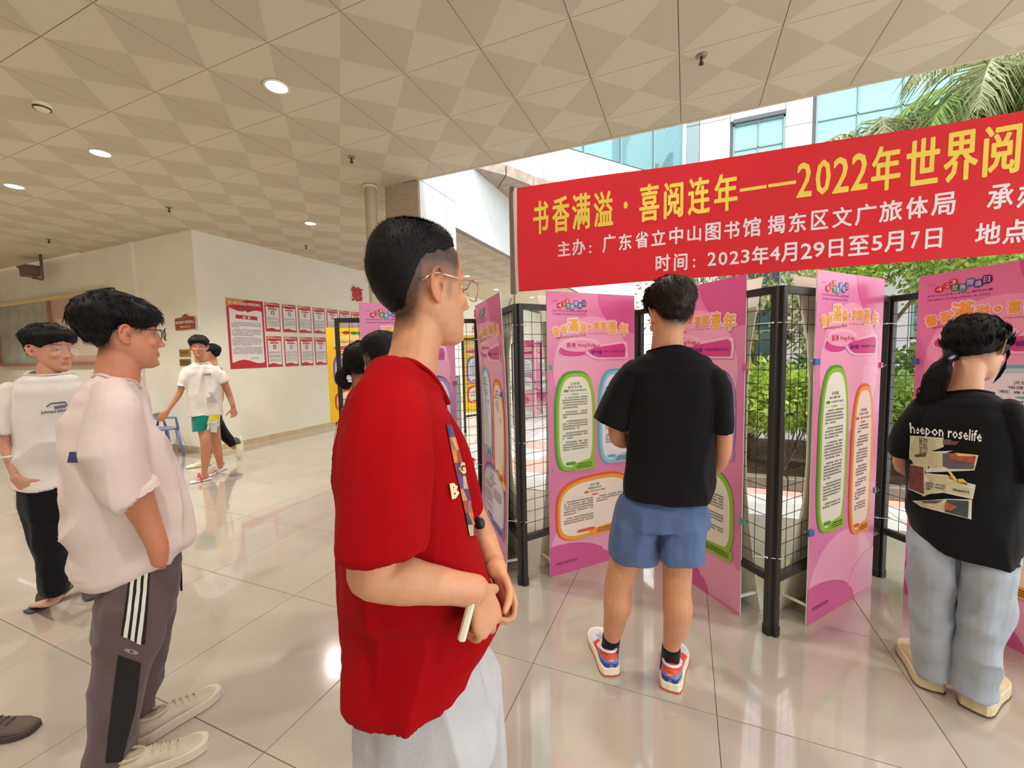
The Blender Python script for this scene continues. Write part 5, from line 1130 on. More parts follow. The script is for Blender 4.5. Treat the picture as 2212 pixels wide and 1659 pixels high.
    for k in range(9):
        a, b = ys[k], ys[k+1]; m_ = (xl(a)+xr(a))/2+((-1)**k)*3; m2 = (xl(b)+xr(b))/2-((-1)**k)*2
        f.decal('shirt', 'print', [((xl(a), a), (m_, a), (m2, b), (xl(b), b))], mat('redprint_%d' % k, hsv(*cl_[k]), .7, noise=.3, nscale=60), .003, 3, 3)
        f.decal('shirt', 'print', [((m_, a), (xr(a), a), (xr(b), b), (m2, b))], mat('redprint_%d' % ((k+4) % 9), hsv(*cl_[(k+4) % 9]), .7, noise=.3, nscale=60), .003, 3, 3)
    f.dtext('shirt', 'print_lettering', [('B', ((966, 1044), (985, 1042), (988, 1073), (972, 1078))), ('G', ((982, 1000), (998, 998), (1002, 1024), (986, 1028)))], mat('print_bone', hsv(226, 206, 160), .7), .006, .05)
    G = cloth('cloth_heather', (186, 186, 190), .35, 260, .10)
    pn = [f.slices([(1340, 780, 1000, .10), (1400, 765, 1020, .125), (1480, 795, 1050, .13), (1560, 792, 1075, .14), (1600, 800, 1072, .14)])]
    for x0, x1, o, r in ((880, 878, -.030, .100), (1008, 1018, .10, .096)):
        c = f.pt(x0, 1480, o); c1_ = f.pt(x1, 1640, o); g = np.array([c1_[0], c1_[1], .10]); pn.append(tube3([c, c1_, (c1_*.5+g*.5), g], [r*1.02, r, r*.9, r*.82], [None]*4, n_, cap1='open'))
        shoe(f, g*[1, 1, 0]-f.rt*.07, f.rt*.9+f.n*.3, (mat('shoe_white', hsv(226, 222, 214), .6), mat('sole_white', hsv(236, 232, 224), .6), mat('sole_white')))
    f.finish('trousers', pn, .006, G, 3, fold=.018, fs=(9, 9, 3), seed=8)
    # what he wears and holds
    wb = [f.pt(1030+13*math.cos(a), 1133+2*math.cos(a), .165+.022*math.sin(a)) for a in np.linspace(0, 2*math.pi, 15)]
    b = MB(); b.tube([tuple(p) for p in wb], .006, 8, False); wt = f.addmb('watch', b, mat('watch_black', hsv(26, 26, 30), .4), True)
    f.add('watch_case', ellip(f.pt(1034, 1131, .140), (.018, .012, .018)), mat('watch_black'), True, wt)
    ph = empty('phone', tuple(f.pt(1016, 1318, -.165)), 0, 'white edged mobile phone held low in the fist of the red shirt boy', 'phone')
    d_ = unit(f.rt*.28+f.up*.96); l_ = unit(f.rt*.35+f.n*.93); t_ = np.cross(d_, l_)
    def pb(a, b_, c, nm, M, r=.004):
        m_ = MB().bbox((-a, -c, -b_), (a, c, b_), r); m_.v = [tuple(l_*v[0]+t_*v[1]+d_*v[2]) for v in m_.v]; return m_.obj(nm, M, ph)
    pb(.030, .043, .0075, 'body', mat('phone_white', hsv(236, 226, 204), .3)); o = pb(.027, .040, .0079, 'screen', mat('phone_glass', (.01, .01, .012), .08), .003)
    m_ = MB().lathe([(0, 0), (.006, 0), (.006, .003), (0, .003)], 14); o = m_.obj('camera_lens', mat('phone_glass'), ph); o.location = tuple(d_*.04-t_*.005-l_*.02)
    return f
# ---------------------------------------------------------------- black shirt, seen from behind
def black_back():
    f = Fig(1437, 1.87, 'person seen from behind in plain black t-shirt, blue shorts and colourful sneakers', (206, 146, 112))
    face = f.n*.90-f.rt*.42
    hd = Head(f, 1447, 680, .02, face, pitch=.28, roll=-.04, k=1.02)
    sk = hd.parts(); n_ = f.n
    sk.append(f.limb([(1447, 690, 0, 33, .055), (1442, 730, 0, 34, .056), (1442, 760, 0, 37, .058), (1443, 800, 0, 55, .07)]))
    sk.append(f.slices([(770, 1412, 1478, .06), (800, 1380, 1510, .08), (900, 1368, 1520, .085), (1050, 1368, 1512, .085), (1095, 1362, 1505, .085)]))
    sk.append(f.limb([(1362, 835, 0, 20), (1342, 880, 0, 20), (1334, 930, .01, 20.5), (1340, 948, .03, 20), (1362, 950, .10, 17), (1395, 935, .20, 14)]))
    sk.append(f.limb([(1545, 820, 0, 25), (1560, 900, 0, 23), (1563, 950, .0, 19.5), (1560, 985, .03, 18), (1545, 1010, .10, 16), (1520, 1018, .2, 13)]))
    sk += hand(f, f.pt(1395, 935, .2), f.rt*.6+f.n*.7, -f.up, 1, k=.95); sk += hand(f, f.pt(1520, 1018, .2), -f.rt*.6+f.n*.6, f.up*.3-f.rt*.5, -1, k=.95)
    for R7 in ([(1372, 1110, 0, 44), (1357, 1180, 0, 35), (1345, 1228, -.005, 31.5), (1334, 1272, .005, 29.5), (1334, 1305, 0, 30), (1327, 1345, .025, 23), (1321, 1378, .05, 17), (1318, 1404, .065, 16), (1315, 1425, .07, 17)],
               [(1475, 1110, 0, 45), (1462, 1190, 0, 37), (1463, 1232, -.005, 32), (1462, 1272, .005, 30.5), (1464, 1312, 0, 32.5), (1460, 1352, .02, 27), (1451, 1388, .045, 18.5), (1448, 1415, .06, 17), (1446, 1445, .07, 18)]): sk.append(f.limb(R7))
    def stub(q): x, y, z = q.T; return np.clip((-.03-y)/.03, 0, 1)*np.clip((z+.088)/.035, 0, 1)*.9+np.clip((z-.0)/.02, 0, 1)*np.clip((.05-y)/.02, 0, 1)*.6*(np.abs(x) > .05)
    f.finish('body', sk, .0042, M_skin, 3, base_paint(f, hd, stub))
    def th(a, e, sg): return .005+.024*np.clip((e-0)/40, 0, 1)+.010*np.clip((a-110)/50, 0, 1)*(e > -15)
    hd.hair([(0, 26), (25, 24), (45, 14), (62, 2), (78, 6), (95, 12), (106, -2), (120, -26), (145, -42), (180, -46)], th, 9, 6500, .026, M_hairb, spike=.42, lump=.006, down=1, sw=.0011)
    sh = [f.slices([(752, 1412, 1492, .062), (764, 1396, 1508, .085), (780, 1372, 1530, .10), (805, 1355, 1550, .115), (860, 1352, 1556, .125), (930, 1354, 1540, .125), (1000, 1351, 1537, .125), (1045, 1345, 1538, .135), (1068, 1347, 1532, .138)], cap1='open')]
    sh.append(f.limb([(1372, 806, 0, 30, .085), (1350, 840, 0, 34, .09), (1333, 885, 0, 37, .095), (1322, 914, 0, 38, .095)], cap1='open', e=2.3))
    sh.append(f.limb([(1535, 812, 0, 30, .085), (1548, 850, 0, 31, .09), (1558, 900, 0, 27, .09), (1560, 932, 0, 24, .085)], cap1='open', e=2.3))
    K = cloth('cloth_black', (19, 18, 20), .3, 400, .1, .05)
    f.finish('shirt', sh, .0055, K, 3, fold=.014, fs=(6, 6, 2.6), seed=11, post=Neck(f, 1444, 757, .0, .082, .068), rib=cloth('cloth_black_rib', (14, 13, 15), .3, 300, .1, .05))
    B = cloth('cloth_slate_blue', (84, 104, 146), .4, 330, .07)
    st = [f.slices([(1035, 1362, 1512, .105), (1062, 1352, 1520, .115), (1095, 1332, 1526, .125), (1128, 1324, 1526, .13)])]
    st.append(f.limb([(1377, 1125, 0, 50, .12), (1371, 1165, 0, 51.5, .118), (1369, 1198, 0, 51, .115)], cap1='open', e=2.4)); st.append(f.limb([(1474, 1125, 0, 50, .12), (1474, 1165, 0, 48.5, .118), (1474, 1202, 0, 48, .115)], cap1='open', e=2.4))
    f.finish('shorts', st, .0052, B, 3, fold=.014, fs=(9, 9, 9), seed=14)
    SK = cloth('sock_black', (18, 18, 20), .4, 500, .1)
    f.add('sock', f.limb([(1321, 1374, .05, 18.8), (1318, 1397, .062, 18.6), (1315, 1424, .07, 20)]), SK); f.add('sock', f.limb([(1450, 1399, .05, 20), (1448, 1420, .062, 20), (1446, 1446, .07, 21)]), SK)
    W = mat('sneaker_white', hsv(220, 222, 238), .55); pm_ = (W, mat('sneaker_mid', hsv(240, 230, 206), .6), mat('sneaker_gum', hsv(204, 84, 48), .6), mat('sneaker_orange', hsv(236, 78, 44), .55), mat('sneaker_lightblue', hsv(100, 140, 206), .55), mat('sneaker_navy', hsv(58, 66, 140), .55))
    for x, y, d in ((1321, 1461, f.n*.93-f.rt*.38), (1447, 1494, f.n*.98+f.rt*.13)):
        h = atZ(x, y); r = shoe(f, h, d, pm_, 1.04, laces=W, sole=.034, name='sneaker', wide=1.14, H_=.10)
        dd = unit([d[0], d[1], 0]); l = np.array([dd[1], -dd[0], 0]); a, fs = text2d('NIKE', .02, 1); a = a-a.mean(0)
        f.add('heel_lettering', (np.array([h-dd*.0042+l*u*.011+np.array([0, 0, .080+v*.011]) for u, v in a]), fs), mat('letter_pale', hsv(250, 220, 210), .6), False, r)
    return f
# ---------------------------------------------------------------- girl with the low ponytail at the right
def girl():
    f = Fig(2062, 2.42, 'person with a low ponytail, black t-shirt printed on the back and pale jeans', (214, 162, 132))
    face = f.n*.90+f.rt*.44; n_ = f.n
    hd = Head(f, 2106, 752, .03, face, pitch=.30, roll=.10, k=.97)
    sk = hd.parts()
    sk.append(f.limb([(2100, 770, .02, 38, .048), (2092, 805, 0, 36, .048), (2084, 838, 0, 42, .052), (2078, 880, -.02, 70, .065)]))
    sk.append(f.slices([(860, 2010, 2150, .07), (920, 1995, 2180, .08), (1050, 2000, 2170, .08), (1120, 1995, 2175, .08)]))
    sk.append(f.limb([(1985, 890, 0, 26), (1955, 960, .04, 22), (1950, 1010, .12, 19), (1990, 1020, .24, 16)])); sk.append(f.limb([(2185, 890, 0, 27), (2205, 980, -.02, 25), (2206, 1050, .0, 22), (2190, 1090, .10, 19), (2160, 1080, .22, 16)]))
    sk += hand(f, f.pt(1990, 1020, .24), f.n*.8+f.rt*.5, f.up, 1, k=.9); sk += hand(f, f.pt(2160, 1080, .22), f.n*.7-f.rt*.5, f.up, -1, k=.9)
    for xs in (2012, 2125):
        c = f.pt(xs, 1180, 0); g = f.pt(xs-(0 if xs < 2050 else 20), 1450, .07); g[2] = .06; sk.append(tube3([c, (c+g)/2, g], [.07, .048, .034], [None]*3, n_)); sk.append(tube3([g+[0, 0, -.0], g+f.n*.14-[0, 0, .02]], [.03, .03], [.025, .015], f.up))
    f.finish('body', sk, .005, M_skin, 3, base_paint(f, hd, lambda q: np.clip((q[:, 2]+.06)/.03, 0, 1)*np.clip((.0-q[:, 1])/.03, 0, 1)*.95))
    def th(a, e, sg): return .008+.006*np.clip((e+20)/50, 0, 1)+.010*np.exp(-((a-85)/28)**2)*(e < 25)
    hr = hd.hair([(0, 42), (25, 34), (45, 0), (60, -30), (80, -26), (100, -30), (125, -42), (150, -50), (180, -52)], th, 21, 5000, .045, M_hair, spike=.03, lump=.0025, down=-1, sw=.0012)
    pt_ = f.limb([(2062, 762, .0, 24, .03), (2046, 778, -.035, 14, .017), (2034, 795, -.05, 26, .026), (2022, 820, -.05, 31, .03), (2014, 845, -.05, 29, .026), (2010, 868, -.045, 20, .02), (2008, 884, -.045, 9, .01)], e=2)
    f.add('ponytail', pt_, M_hair, True, hr)
    r = np.random.RandomState(3); T, TF = [], []
    for q in range(700):
        u = r.rand(); a0 = np.array([2044-6*r.normal()*.6, 780+r.normal()*4]); e_ = np.array([2010+r.normal()*13, 880+r.normal()*10]); pts = [f.pt(*(a0*(1-t)+e_*t+np.array([-10+r.normal()*10, 0])*math.sin(t*3)), -.055-.03*math.sin(t*3)+r.normal()*.006) for t in (0, .35, .7, 1)]
        m0 = len(T); sd = f.rt*.0009
        for p in pts: T += [p-sd, p+sd]
        for j in range(3): TF.append((m0+2*j, m0+2*j+1, m0+2*j+3, m0+2*j+2))
    tag(f.add('hair_strands', (np.array(T), TF), M_hair, False, hr), kind='stuff')
    c = f.pt(2048, 776, -.035); f.add('hair_tie', tube3([c+unit(f.rt*.5-f.up)*0+(f.rt*.75+f.up*.6)*.020*math.cos(a)+f.n*.020*math.sin(a) for a in np.linspace(0, 2*math.pi, 15)], [.006]*15, [None]*15, f.up, n=8), mat('tie_silver', hsv(150, 150, 190), .3, metal=.3), True, hr)
    lk = MB()
    for k in range(26): u = k/26; lk.tube([tuple(f.pt(2170+8*u, 735+6*u, .03)), tuple(f.pt(2178+7*u-3, 765, .03)), tuple(f.pt(2172-8*u, 795, .02)), tuple(f.pt(2160-16*u, 815+14*u, .02))], [.0022, .002, .0016, .0006], 4)
    f.addmb('side_lock', lk, M_hair, True, hr)
    K = cloth('cloth_black2', (20, 20, 22), .3, 420, .1, .05)
    sh = [f.slices([(842, 2052, 2132, .055), (853, 2025, 2155, .085), (868, 1990, 2175, .105), (900, 1970, 2190, .125), (960, 1958, 2200, .135), (1050, 1955, 2206, .14), (1125, 1958, 2210, .15), (1160, 1966, 2208, .152), (1178, 1990, 2204, .15), (1196, 2040, 2200, .148)], e=2.3, cap1='open')]
    sh.append(f.limb([(2003, 880, 0, 32, .09), (1972, 915, .01, 36, .095), (1955, 950, .03, 33, .095), (1948, 972, .04, 30, .09)], cap1='open', e=2.2)); sh.append(f.limb([(2175, 880, 0, 34, .09), (2200, 940, 0, 38, .10), (2212, 1000, 0, 36, .10), (2215, 1035, 0, 34, .10)], cap1='open', e=2.2))
    f.finish('shirt', sh, .006, K, 4, fold=.013, fs=(6, 6, 3), seed=31, post=Neck(f, 2088, 846, .0, .066, .062), rib=cloth('cloth_black_rib', (14, 13, 15), .3, 300, .1, .05))
    # print on the back: lettering over torn newspaper pieces
    q = lambda x, y: (1940+x/7.2136, 900+y/7.2136)
    PW = mat('print_offwhite', hsv(232, 228, 224), .7); PN = mat('print_newsprint', hsv(196, 186, 150), .7, noise=.10, nscale=90); PM = mat('print_maroon', hsv(110, 56, 52), .7, noise=.3, nscale=70); PR = mat('print_rust', hsv(170, 76, 52), .7, noise=.2, nscale=70); PG = mat('print_grey', hsv(92, 84, 84), .7, noise=.2, nscale=90); PT = mat('print_slate', hsv(52, 66, 72), .7, noise=.25, nscale=60); PY = mat('print_ochre', hsv(222, 190, 96), .7); PI = mat('print_ink', hsv(90, 80, 74), .7)
    Dc = lambda nm, M, Q, o=.003, k=5: f.decal('shirt', nm, [tuple(q(*p) for p in c_) for c_ in Q], M, o, k, k)
    W0 = [[(183, 292), (715, 330), (712, 470), (210, 660)], [(183, 292), (480, 330), (470, 870), (190, 655)], [(210, 740), (420, 770), (430, 1240), (170, 1130)], [(460, 545), (860, 530), (700, 570), (690, 790)], [(690, 560), (1250, 600), (1190, 835), (430, 870)], [(430, 880), (760, 905), (1110, 1060), (1170, 1270)], [(420, 890), (640, 900), (620, 1175), (385, 1240)], [(600, 900), (1210, 1060), (1165, 1285), (640, 1170)], [(235, 1320), (760, 1280), (1150, 1290), (1140, 1605)], [(235, 1310), (700, 1290), (1140, 1603), (370, 1405)]]
    Dc('print_edge', mat('print_pale', hsv(214, 208, 190), .7), W0, .0030, 6)
    Dc('newsprint', PN, [[(195, 300), (330, 308), (320, 640), (205, 640)], [(330, 310), (470, 335), (455, 560), (325, 600)], [(478, 335), (700, 345), (700, 470), (485, 545)], [(470, 560), (690, 555), (685, 770), (460, 780)], [(230, 670), (455, 590), (440, 850), (250, 745)], [(440, 900), (740, 925), (1090, 1070), (560, 1090)], [(430, 1000), (740, 1060), (740, 1180), (405, 1215)], [(750, 1060), (1115, 1110), (1120, 1240), (760, 1180)], [(370, 1340), (712, 1335), (705, 1460), (380, 1390)], [(280, 1320), (400, 1330), (390, 1390), (290, 1350)]], .0038)
    Dc('photo_patch', PM, [[(205, 750), (405, 790), (410, 1210), (185, 1120)], [(270, 590), (450, 570), (440, 620), (290, 630)], [(730, 370), (960, 390), (900, 440), (730, 440)]], .0044)
    Dc('photo_patch', PG, [[(695, 570), (1190, 640), (1180, 815), (790, 810)], [(700, 570), (800, 570), (800, 810), (700, 770)], [(705, 350), (830, 360), (820, 430), (705, 435)], [(350, 1310), (720, 1300), (600, 1350), (420, 1345)]], .0044)
    Dc('photo_patch', PR, [[(785, 560), (1215, 610), (1190, 720), (820, 660)], [(740, 1330), (920, 1400), (830, 1460), (720, 1440)], [(770, 920), (1090, 1040), (1060, 1060), (800, 960)]], .005)
    Dc('photo_patch', PY, [[(880, 560), (1215, 590), (1210, 612), (940, 610)], [(775, 850), (820, 850), (930, 990), (880, 1000)], [(930, 965), (1010, 960), (1070, 1020), (950, 1010)]], .0055)
    Dc('photo_patch', PT, [[(760, 1290), (1100, 1310), (1085, 1580), (730, 1480)]], .0046)
    f.dtext('shirt', 'print_lettering', [(t, tuple(q(*p) for p in c_)) for t, c_ in (('AT LAST G', ((470, 340), (470, 560), (405, 575), (405, 330))), ('ZERO DIVA', ((395, 330), (395, 570), (345, 590), (345, 325))), ('NEWS OF THE', ((445, 1015), (735, 1060), (735, 1100), (440, 1045))), ('DEAR NIGHT', ((445, 1055), (735, 1110), (720, 1140), (440, 1080))), ('Magazine', ((860, 1110), (1110, 1150), (1105, 1200), (850, 1160))), ('N&W', ((445, 1090), (520, 1100), (515, 1150), (440, 1140))))], PI, .0052, .03)
    f.dtext('shirt', 'print_lettering', [('heepon roselife', (q(188, 95), q(1310, 215), q(1290, 450), q(188, 300)))], PW, .0060, .012)
    J = cloth('denim_pale', (164, 172, 184), .4, 300, .16)
    pn = [f.slices([(1110, 1995, 2185, .105), (1150, 1978, 2192, .11), (1185, 1966, 2196, .11)])]
    pn.append(f.limb([(2018, 1170, 0, 52, .115), (2014, 1210, 0, 52, .118), (2010, 1290, .02, 46, .10), (2010, 1370, .05, 39, .085), (2015, 1425, .075, 35, .08), (2017, 1448, .08, 35, .08)], cap1='open')); pn.append(f.limb([(2132, 1170, 0, 62, .115), (2133, 1210, 0, 63, .118), (2132, 1300, 0, 56, .10), (2114, 1400, .03, 48, .088), (2104, 1460, .05, 43, .082), (2101, 1486, .055, 43, .082)], cap1='open'))
    f.finish('jeans', pn, .006, J, 3, fold=.018, fs=(9, 9, 6), seed=40)
    S = mat('shoe_beige', hsv(206, 188, 152), .7, noise=.08, nscale=40); So = mat('shoe_sole_cream', hsv(214, 200, 160), .6)
    for x, y, d in ((2012, 1494, f.n*.96-f.rt*.28), (2102, 1538, f.n*.95+f.rt*.2)): shoe(f, atZ(x, y), d, (S, So, mat('sole_dark', hsv(90, 76, 60), .8)), 1.08, sole=.042, H_=.10, wide=1.2)
    return f
# ---------------------------------------------------------------- boy in profile at the left, striped trousers
def left_boy():
    f = Fig(262, 2.12, 'person in profile, oversized pink-white t-shirt, grey track trousers with three white stripes', (202, 134, 104))
    face = f.rt*.985+f.n*.17; n_ = f.n
    hd = Head(f, 262, 722, 0, face, pitch=.02, k=1.08, wide=1.0); sk = hd.parts()
    sk.append(f.limb([(262, 745, 0, 46, .055), (258, 785, 0, 50, .058), (252, 825, 0, 52, .06), (247, 868, 0, 54, .06)]))
    sk.append(f.slices([(850, 205, 285, .09), (900, 175, 320, .12), (1050, 180, 350, .11), (1180, 205, 340, .10)]))
    sk.append(f.limb([(256, 900, -.12, 36), (264, 970, -.18, 38), (292, 1060, -.20, 40), (306, 1098, -.20, 35), (325, 1140, -.195, 28), (341, 1180, -.195, 24), (345, 1212, -.18, 19)]))
    sk += hand(f, f.pt(343, 1218, -.155), -f.up*.7-f.rt*.15+n_*.9, n_, 1, (.3, .3, .3, .3), .75, .15, 0, .1)
    sk.append(f.limb([(268, 860, .16, 30), (290, 980, .19, 26), (330, 1080, .18, 22), (352, 1160, .14, 18)])); sk += hand(f, f.pt(354, 1165, .14), -f.up, n_, -1, k=.8)
    for a, b, c, o in (((270, 1310), (262, 1430), (238, 1600), -.07), ((310, 1310), (312, 1420), (305, 1540), .10)):
        P = [f.pt(*a, o), f.pt(*b, o), f.pt(*c, o)]; sk.append(tube3(P+[P[2]-[0, 0, .06]], [.075, .055, .04, .036], [None]*4, n_))
    f.finish('body', sk, .0045, M_skin, 3, base_paint(f, hd, lambda q: np.clip((-.02-q[:, 1])/.03, 0, 1)*np.clip((q[:, 2]+.075)/.03, 0, 1)*.9+np.exp(-((q[:, 1]-.028)/.012)**2)*np.clip((q[:, 2]+.01)/.02, 0, 1)*.6*(np.abs(q[:, 0]) > .05)))
    def th(a, e, sg): return .006+.020*np.clip((e+8)/30, 0, 1)*np.where(a < 60, .8, 1)+.008*np.clip((a-130)/40, 0, 1)*(e > -25)
    hd.hair([(0, 10), (20, 12), (38, 6), (52, 2), (66, 1), (78, 6), (95, 12), (106, 0), (118, -26), (140, -44), (180, -48)], th, 33, 5000, .035, M_hair, spike=.10, lump=.004, down=1, sw=.0011)
    hd.glasses(M_gb, M_lens, .0235, .112, z=.002, rim=.0016)
    P_ = cloth('cloth_pinkwhite', (226, 206, 200), .35, 280, .05)
    sh = [f.slices([(812, 212, 296, .055), (832, 178, 306, .13), (860, 160, 318, .16), (900, 148, 340, .165), (980, 146, 366, .16), (1060, 149, 390, .16), (1130, 158, 407, .16), (1180, 164, 413, .16), (1200, 168, 396, .16), (1222, 173, 350, .155), (1240, 184, 300, .14), (1250, 196, 260, .12)], e=2.3, cap1='open')]
    sh.append(f.limb([(244, 848, -.11, 52, .07), (248, 900, -.16, 66, .085), (256, 980, -.195, 70, .09), (276, 1040, -.205, 66, .09), (292, 1070, -.205, 60, .09)], cap1='open', e=2.2)); sh.append(f.limb([(280, 860, .12, 40), (300, 950, .17, 44), (330, 1040, .18, 40)], cap1='open'))
    f.finish('shirt', sh, .006, P_, 3, fold=.030, fs=(6, 6, 3), seed=50, post=Neck(f, 252, 826, 0, .058, .070, face, .15), rib=cloth('cloth_pinkwhite_rib', (218, 196, 190), .3, 300))
    f.decal('shirt', 'side_label', [((152, 976), (165, 976), (169, 999), (147, 999))], mat('label_navy', hsv(58, 62, 124), .7), .003, 3, 3)
    TR = cloth('cloth_trouser', (98, 82, 84), .35, 300, .08); BK = mat('panel_black', hsv(22, 19, 20), .85)
    pn = [f.slices([(1170, 235, 372, .14), (1220, 220, 386, .15), (1290, 209, 382, .155), (1340, 207, 372, .15)])]
    pn.append(f.limb([(282, 1290, -.07, 74, .12), (288, 1380, -.08, 70, .11), (268, 1450, -.08, 60, .105), (252, 1530, -.08, 54, .10), (240, 1600, -.08, 46, .095), (236, 1640, -.08, 45, .09)], cap1='open')); pn.append(f.limb([(325, 1290, .09, 50, .11), (322, 1380, .09, 46, .10), (308, 1450, .09, 40, .09), (305, 1520, .09, 31, .08), (308, 1552, .09, 27, .075)], cap1='open'))
    f.finish('trousers', pn, .006, TR, 3, fold=.018, fs=(8, 8, 4), seed=55)
    f.decal('trousers', 'stripe_panel', [((281, 1226), (327, 1200), (312, 1393), (262, 1372)), ((256, 1414), (304, 1432), (292, 1530), (242, 1520)), ((242, 1520), (292, 1530), (262, 1645), (228, 1648))], BK, .003, 6, 10)
    ST = mat('stripe_white', hsv(222, 220, 208), .8)
    for a, b, c, d in (((284, 1236), (292, 1232), (275, 1377), (267.5, 1374)), ((299, 1226), (307, 1222), (289, 1385), (281, 1381)), ((314, 1216), (322, 1211), (302.5, 1392), (294.5, 1388))): f.decal('trousers', 'stripe', [(a, b, c, d)], ST, .0055, 2, 12)
    f.dtext('trousers', 'leg_emblem', [('≪≫', ((268, 1396), (300, 1406), (298, 1415), (270, 1408)))], mat('emblem_grey', hsv(170, 160, 160), .8), .004, .02)
    b = MB(); b.tube([tuple(f.pt(388, 1200, -.02)), tuple(f.pt(391, 1240, -.02)), tuple(f.pt(392, 1276, -.02))], .004, 6); f.addmb('drawstring', b, BK)
    S = mat('shoe_greige', hsv(196, 182, 160), .7, noise=.08, nscale=30); So = mat('shoe_offwhite', hsv(214, 204, 184), .6)
    shoe(f, atZ(292, 1612), atZ(418, 1532)-atZ(292, 1612), (S, So, So), 1.06, sole=.03, wide=.95); shoe(f, atZ(232, 1700), atZ(350, 1650)-atZ(232, 1700), (S, So, So), 1.04, sole=.03, wide=.95)
    return f
# ---------------------------------------------------------------- boy behind him, facing the camera, walking
def rear_boy():
    f = Fig(100, 3.62, 'person with clear glasses, white printed t-shirt and black trousers at the left edge', (206, 150, 124))
    face = -f.n*.80+f.rt*.60; n_ = f.n
    hd = Head(f, 108, 756, 0, face, pitch=.05, k=1.06); sk = hd.parts()
    sk.append(f.limb([(103, 770, 0, 23, .055), (105, 800, 0, 27, .065), (108, 830, -.01, 36, .085)])); sk.append(f.slices([(812, 72, 142, .075), (830, 60, 155, .095), (860, 40, 165, .09), (950, 48, 165, .09), (1060, 55, 160, .10)]))
    sk.append(f.limb([(10, 860, 0, 21), (8, 910, -.02, 19), (12, 960, -.04, 16), (26, 1010, -.07, 12), (36, 1032, -.08, 10.5)])); sk += hand(f, f.pt(37, 1034, -.08), -f.up*.85+f.rt*.45-n_*.1, f.rt*.6+n_*.5, 1, (.7, .8, .9, 1.0), 1.05, .5)
    sk.append(f.limb([(178, 870, 0, 20), (186, 930, 0, 18), (192, 1000, 0, 14), (194, 1040, 0, 11)])); sk += hand(f, f.pt(194, 1042, 0), -f.up, n_, -1, k=.95)
    sk.append(f.limb([(80, 1060, 0, 30), (105, 1170, -.05, 22), (118, 1260, -.08, 15), (122, 1290, -.08, 12)])); sk.append(f.limb([(140, 1060, .05, 30), (175, 1150, .15, 22), (190, 1215, .25, 14)]))
    t0 = atZ(84, 1314); hl = f.pt(128, 1292, -.02); sk.append(tube3([f.pt(124, 1284, -.06), f.pt(112, 1300, -.10), t0+[0, 0, .03], t0+unit(t0-hl)*.04+[0, 0, .025]], [.028, .036, .040, .026], [.03, .022, .014, .009], f.up)); h2 = f.pt(192, 1228, .26); h2[2] = .03; sk.append(tube3([f.pt(190, 1212, .25), h2, h2-f.n*.12], [.03, .035, .03], [None]*3, f.up))
    f.finish('body', sk, .005, M_skin, 3, base_paint(f, hd))
    def th(a, e, sg): return .010+.020*np.clip((e-5)/25, 0, 1)
    hd.hair([(0, 21), (14, 16), (30, 14), (48, 8), (62, -2), (75, 2), (95, 8), (108, -10), (125, -32), (150, -46), (180, -48)], th, 60, 3200, .03, M_hair, spike=.12, lump=.005, down=1, sw=.0012)
    hd.glasses(mat('metal_silver', hsv(210, 200, 190), .25, metal=.9), M_lens, .025, .112, rim=.0012)
    W = cloth('cloth_white', (228, 220, 214), .35, 280, .05)
    sh = [f.slices([(806, 70, 150, .07), (820, 36, 170, .11), (845, 16, 184, .125), (900, 18, 186, .13), (950, 28, 182, .13), (1010, 30, 180, .135), (1048, 36, 178, .135)], cap1='open', e=2.3), f.limb([(20, 838, 0, 18, .09), (14, 870, 0, 23, .10), (10, 910, 0, 24, .10), (12, 934, 0, 23, .10)], cap1='open'), f.limb([(172, 845, 0, 18, .09), (180, 890, 0, 22, .10), (184, 930, 0, 22, .10)], cap1='open')]
    f.finish('shirt', sh, .007, W, 3, fold=.030, fs=(6, 6, 2.6), seed=61, post=Neck(f, 108, 806, 0, .095, .072, -f.n, .35, .06), rib=cloth('cloth_white_rib', (220, 210, 204)))
    G = mat('print_greyblue', hsv(104, 104, 124), .8); f.dtext('shirt', 'chest_print', [('JUNGLE RIDER', ((88, 889), (150, 883), (150, 890), (88, 896)))], G, .004, .05)
    f.decal('shirt', 'chest_print', [((99, 878), (110, 870), (112, 873), (102, 880)), ((110, 870), (140, 867), (144, 871), (112, 873)), ((116, 878), (140, 874), (142, 880), (118, 884)), ((140, 867), (146, 876), (144, 878), (138, 870))], G, .004, 3, 3)
    K = cloth('cloth_black3', (22, 21, 26), .3, 400, .1, .05)
    pn = [f.slices([(1035, 42, 172, .13), (1080, 44, 168, .14), (1110, 52, 160, .14)]), f.limb([(95, 1090, 0, 50, .13), (105, 1150, -.03, 43, .12), (113, 1210, -.06, 36, .11), (117, 1250, -.08, 35, .11), (117, 1276, -.08, 31, .10)], cap1='open'), f.limb([(145, 1090, .05, 30, .12), (170, 1150, .14, 28, .11), (186, 1205, .25, 24, .1)], cap1='open')]
    f.finish('trousers', pn, .007, K, 4, fold=.010, seed=66)
    sl = mat('slipper_dark', hsv(66, 62, 70), .6); d = unit((t0-atZ(140, 1290))*[1, 1, 0]); u_ = np.array([0, 0, 1.]); q0 = t0+d*.05
    f.add('slipper', tube3([q0+[0, 0, .008], q0-d*.08+[0, 0, .010], q0-d*.16+[0, 0, .04], q0-d*.26+[0, 0, .10]], [.042, .05, .044, .036], [.009, .010, .010, .010], f.up), sl)
    f.add('slipper_strap', tube3([q0-d*.07+np.array([d[1], -d[0], 0])*.048*math.cos(a)+u_*(.012+.055*math.sin(a)) for a in np.linspace(0, math.pi, 11)], [.03]*11, [.004]*11, u_*.01+d), sl)
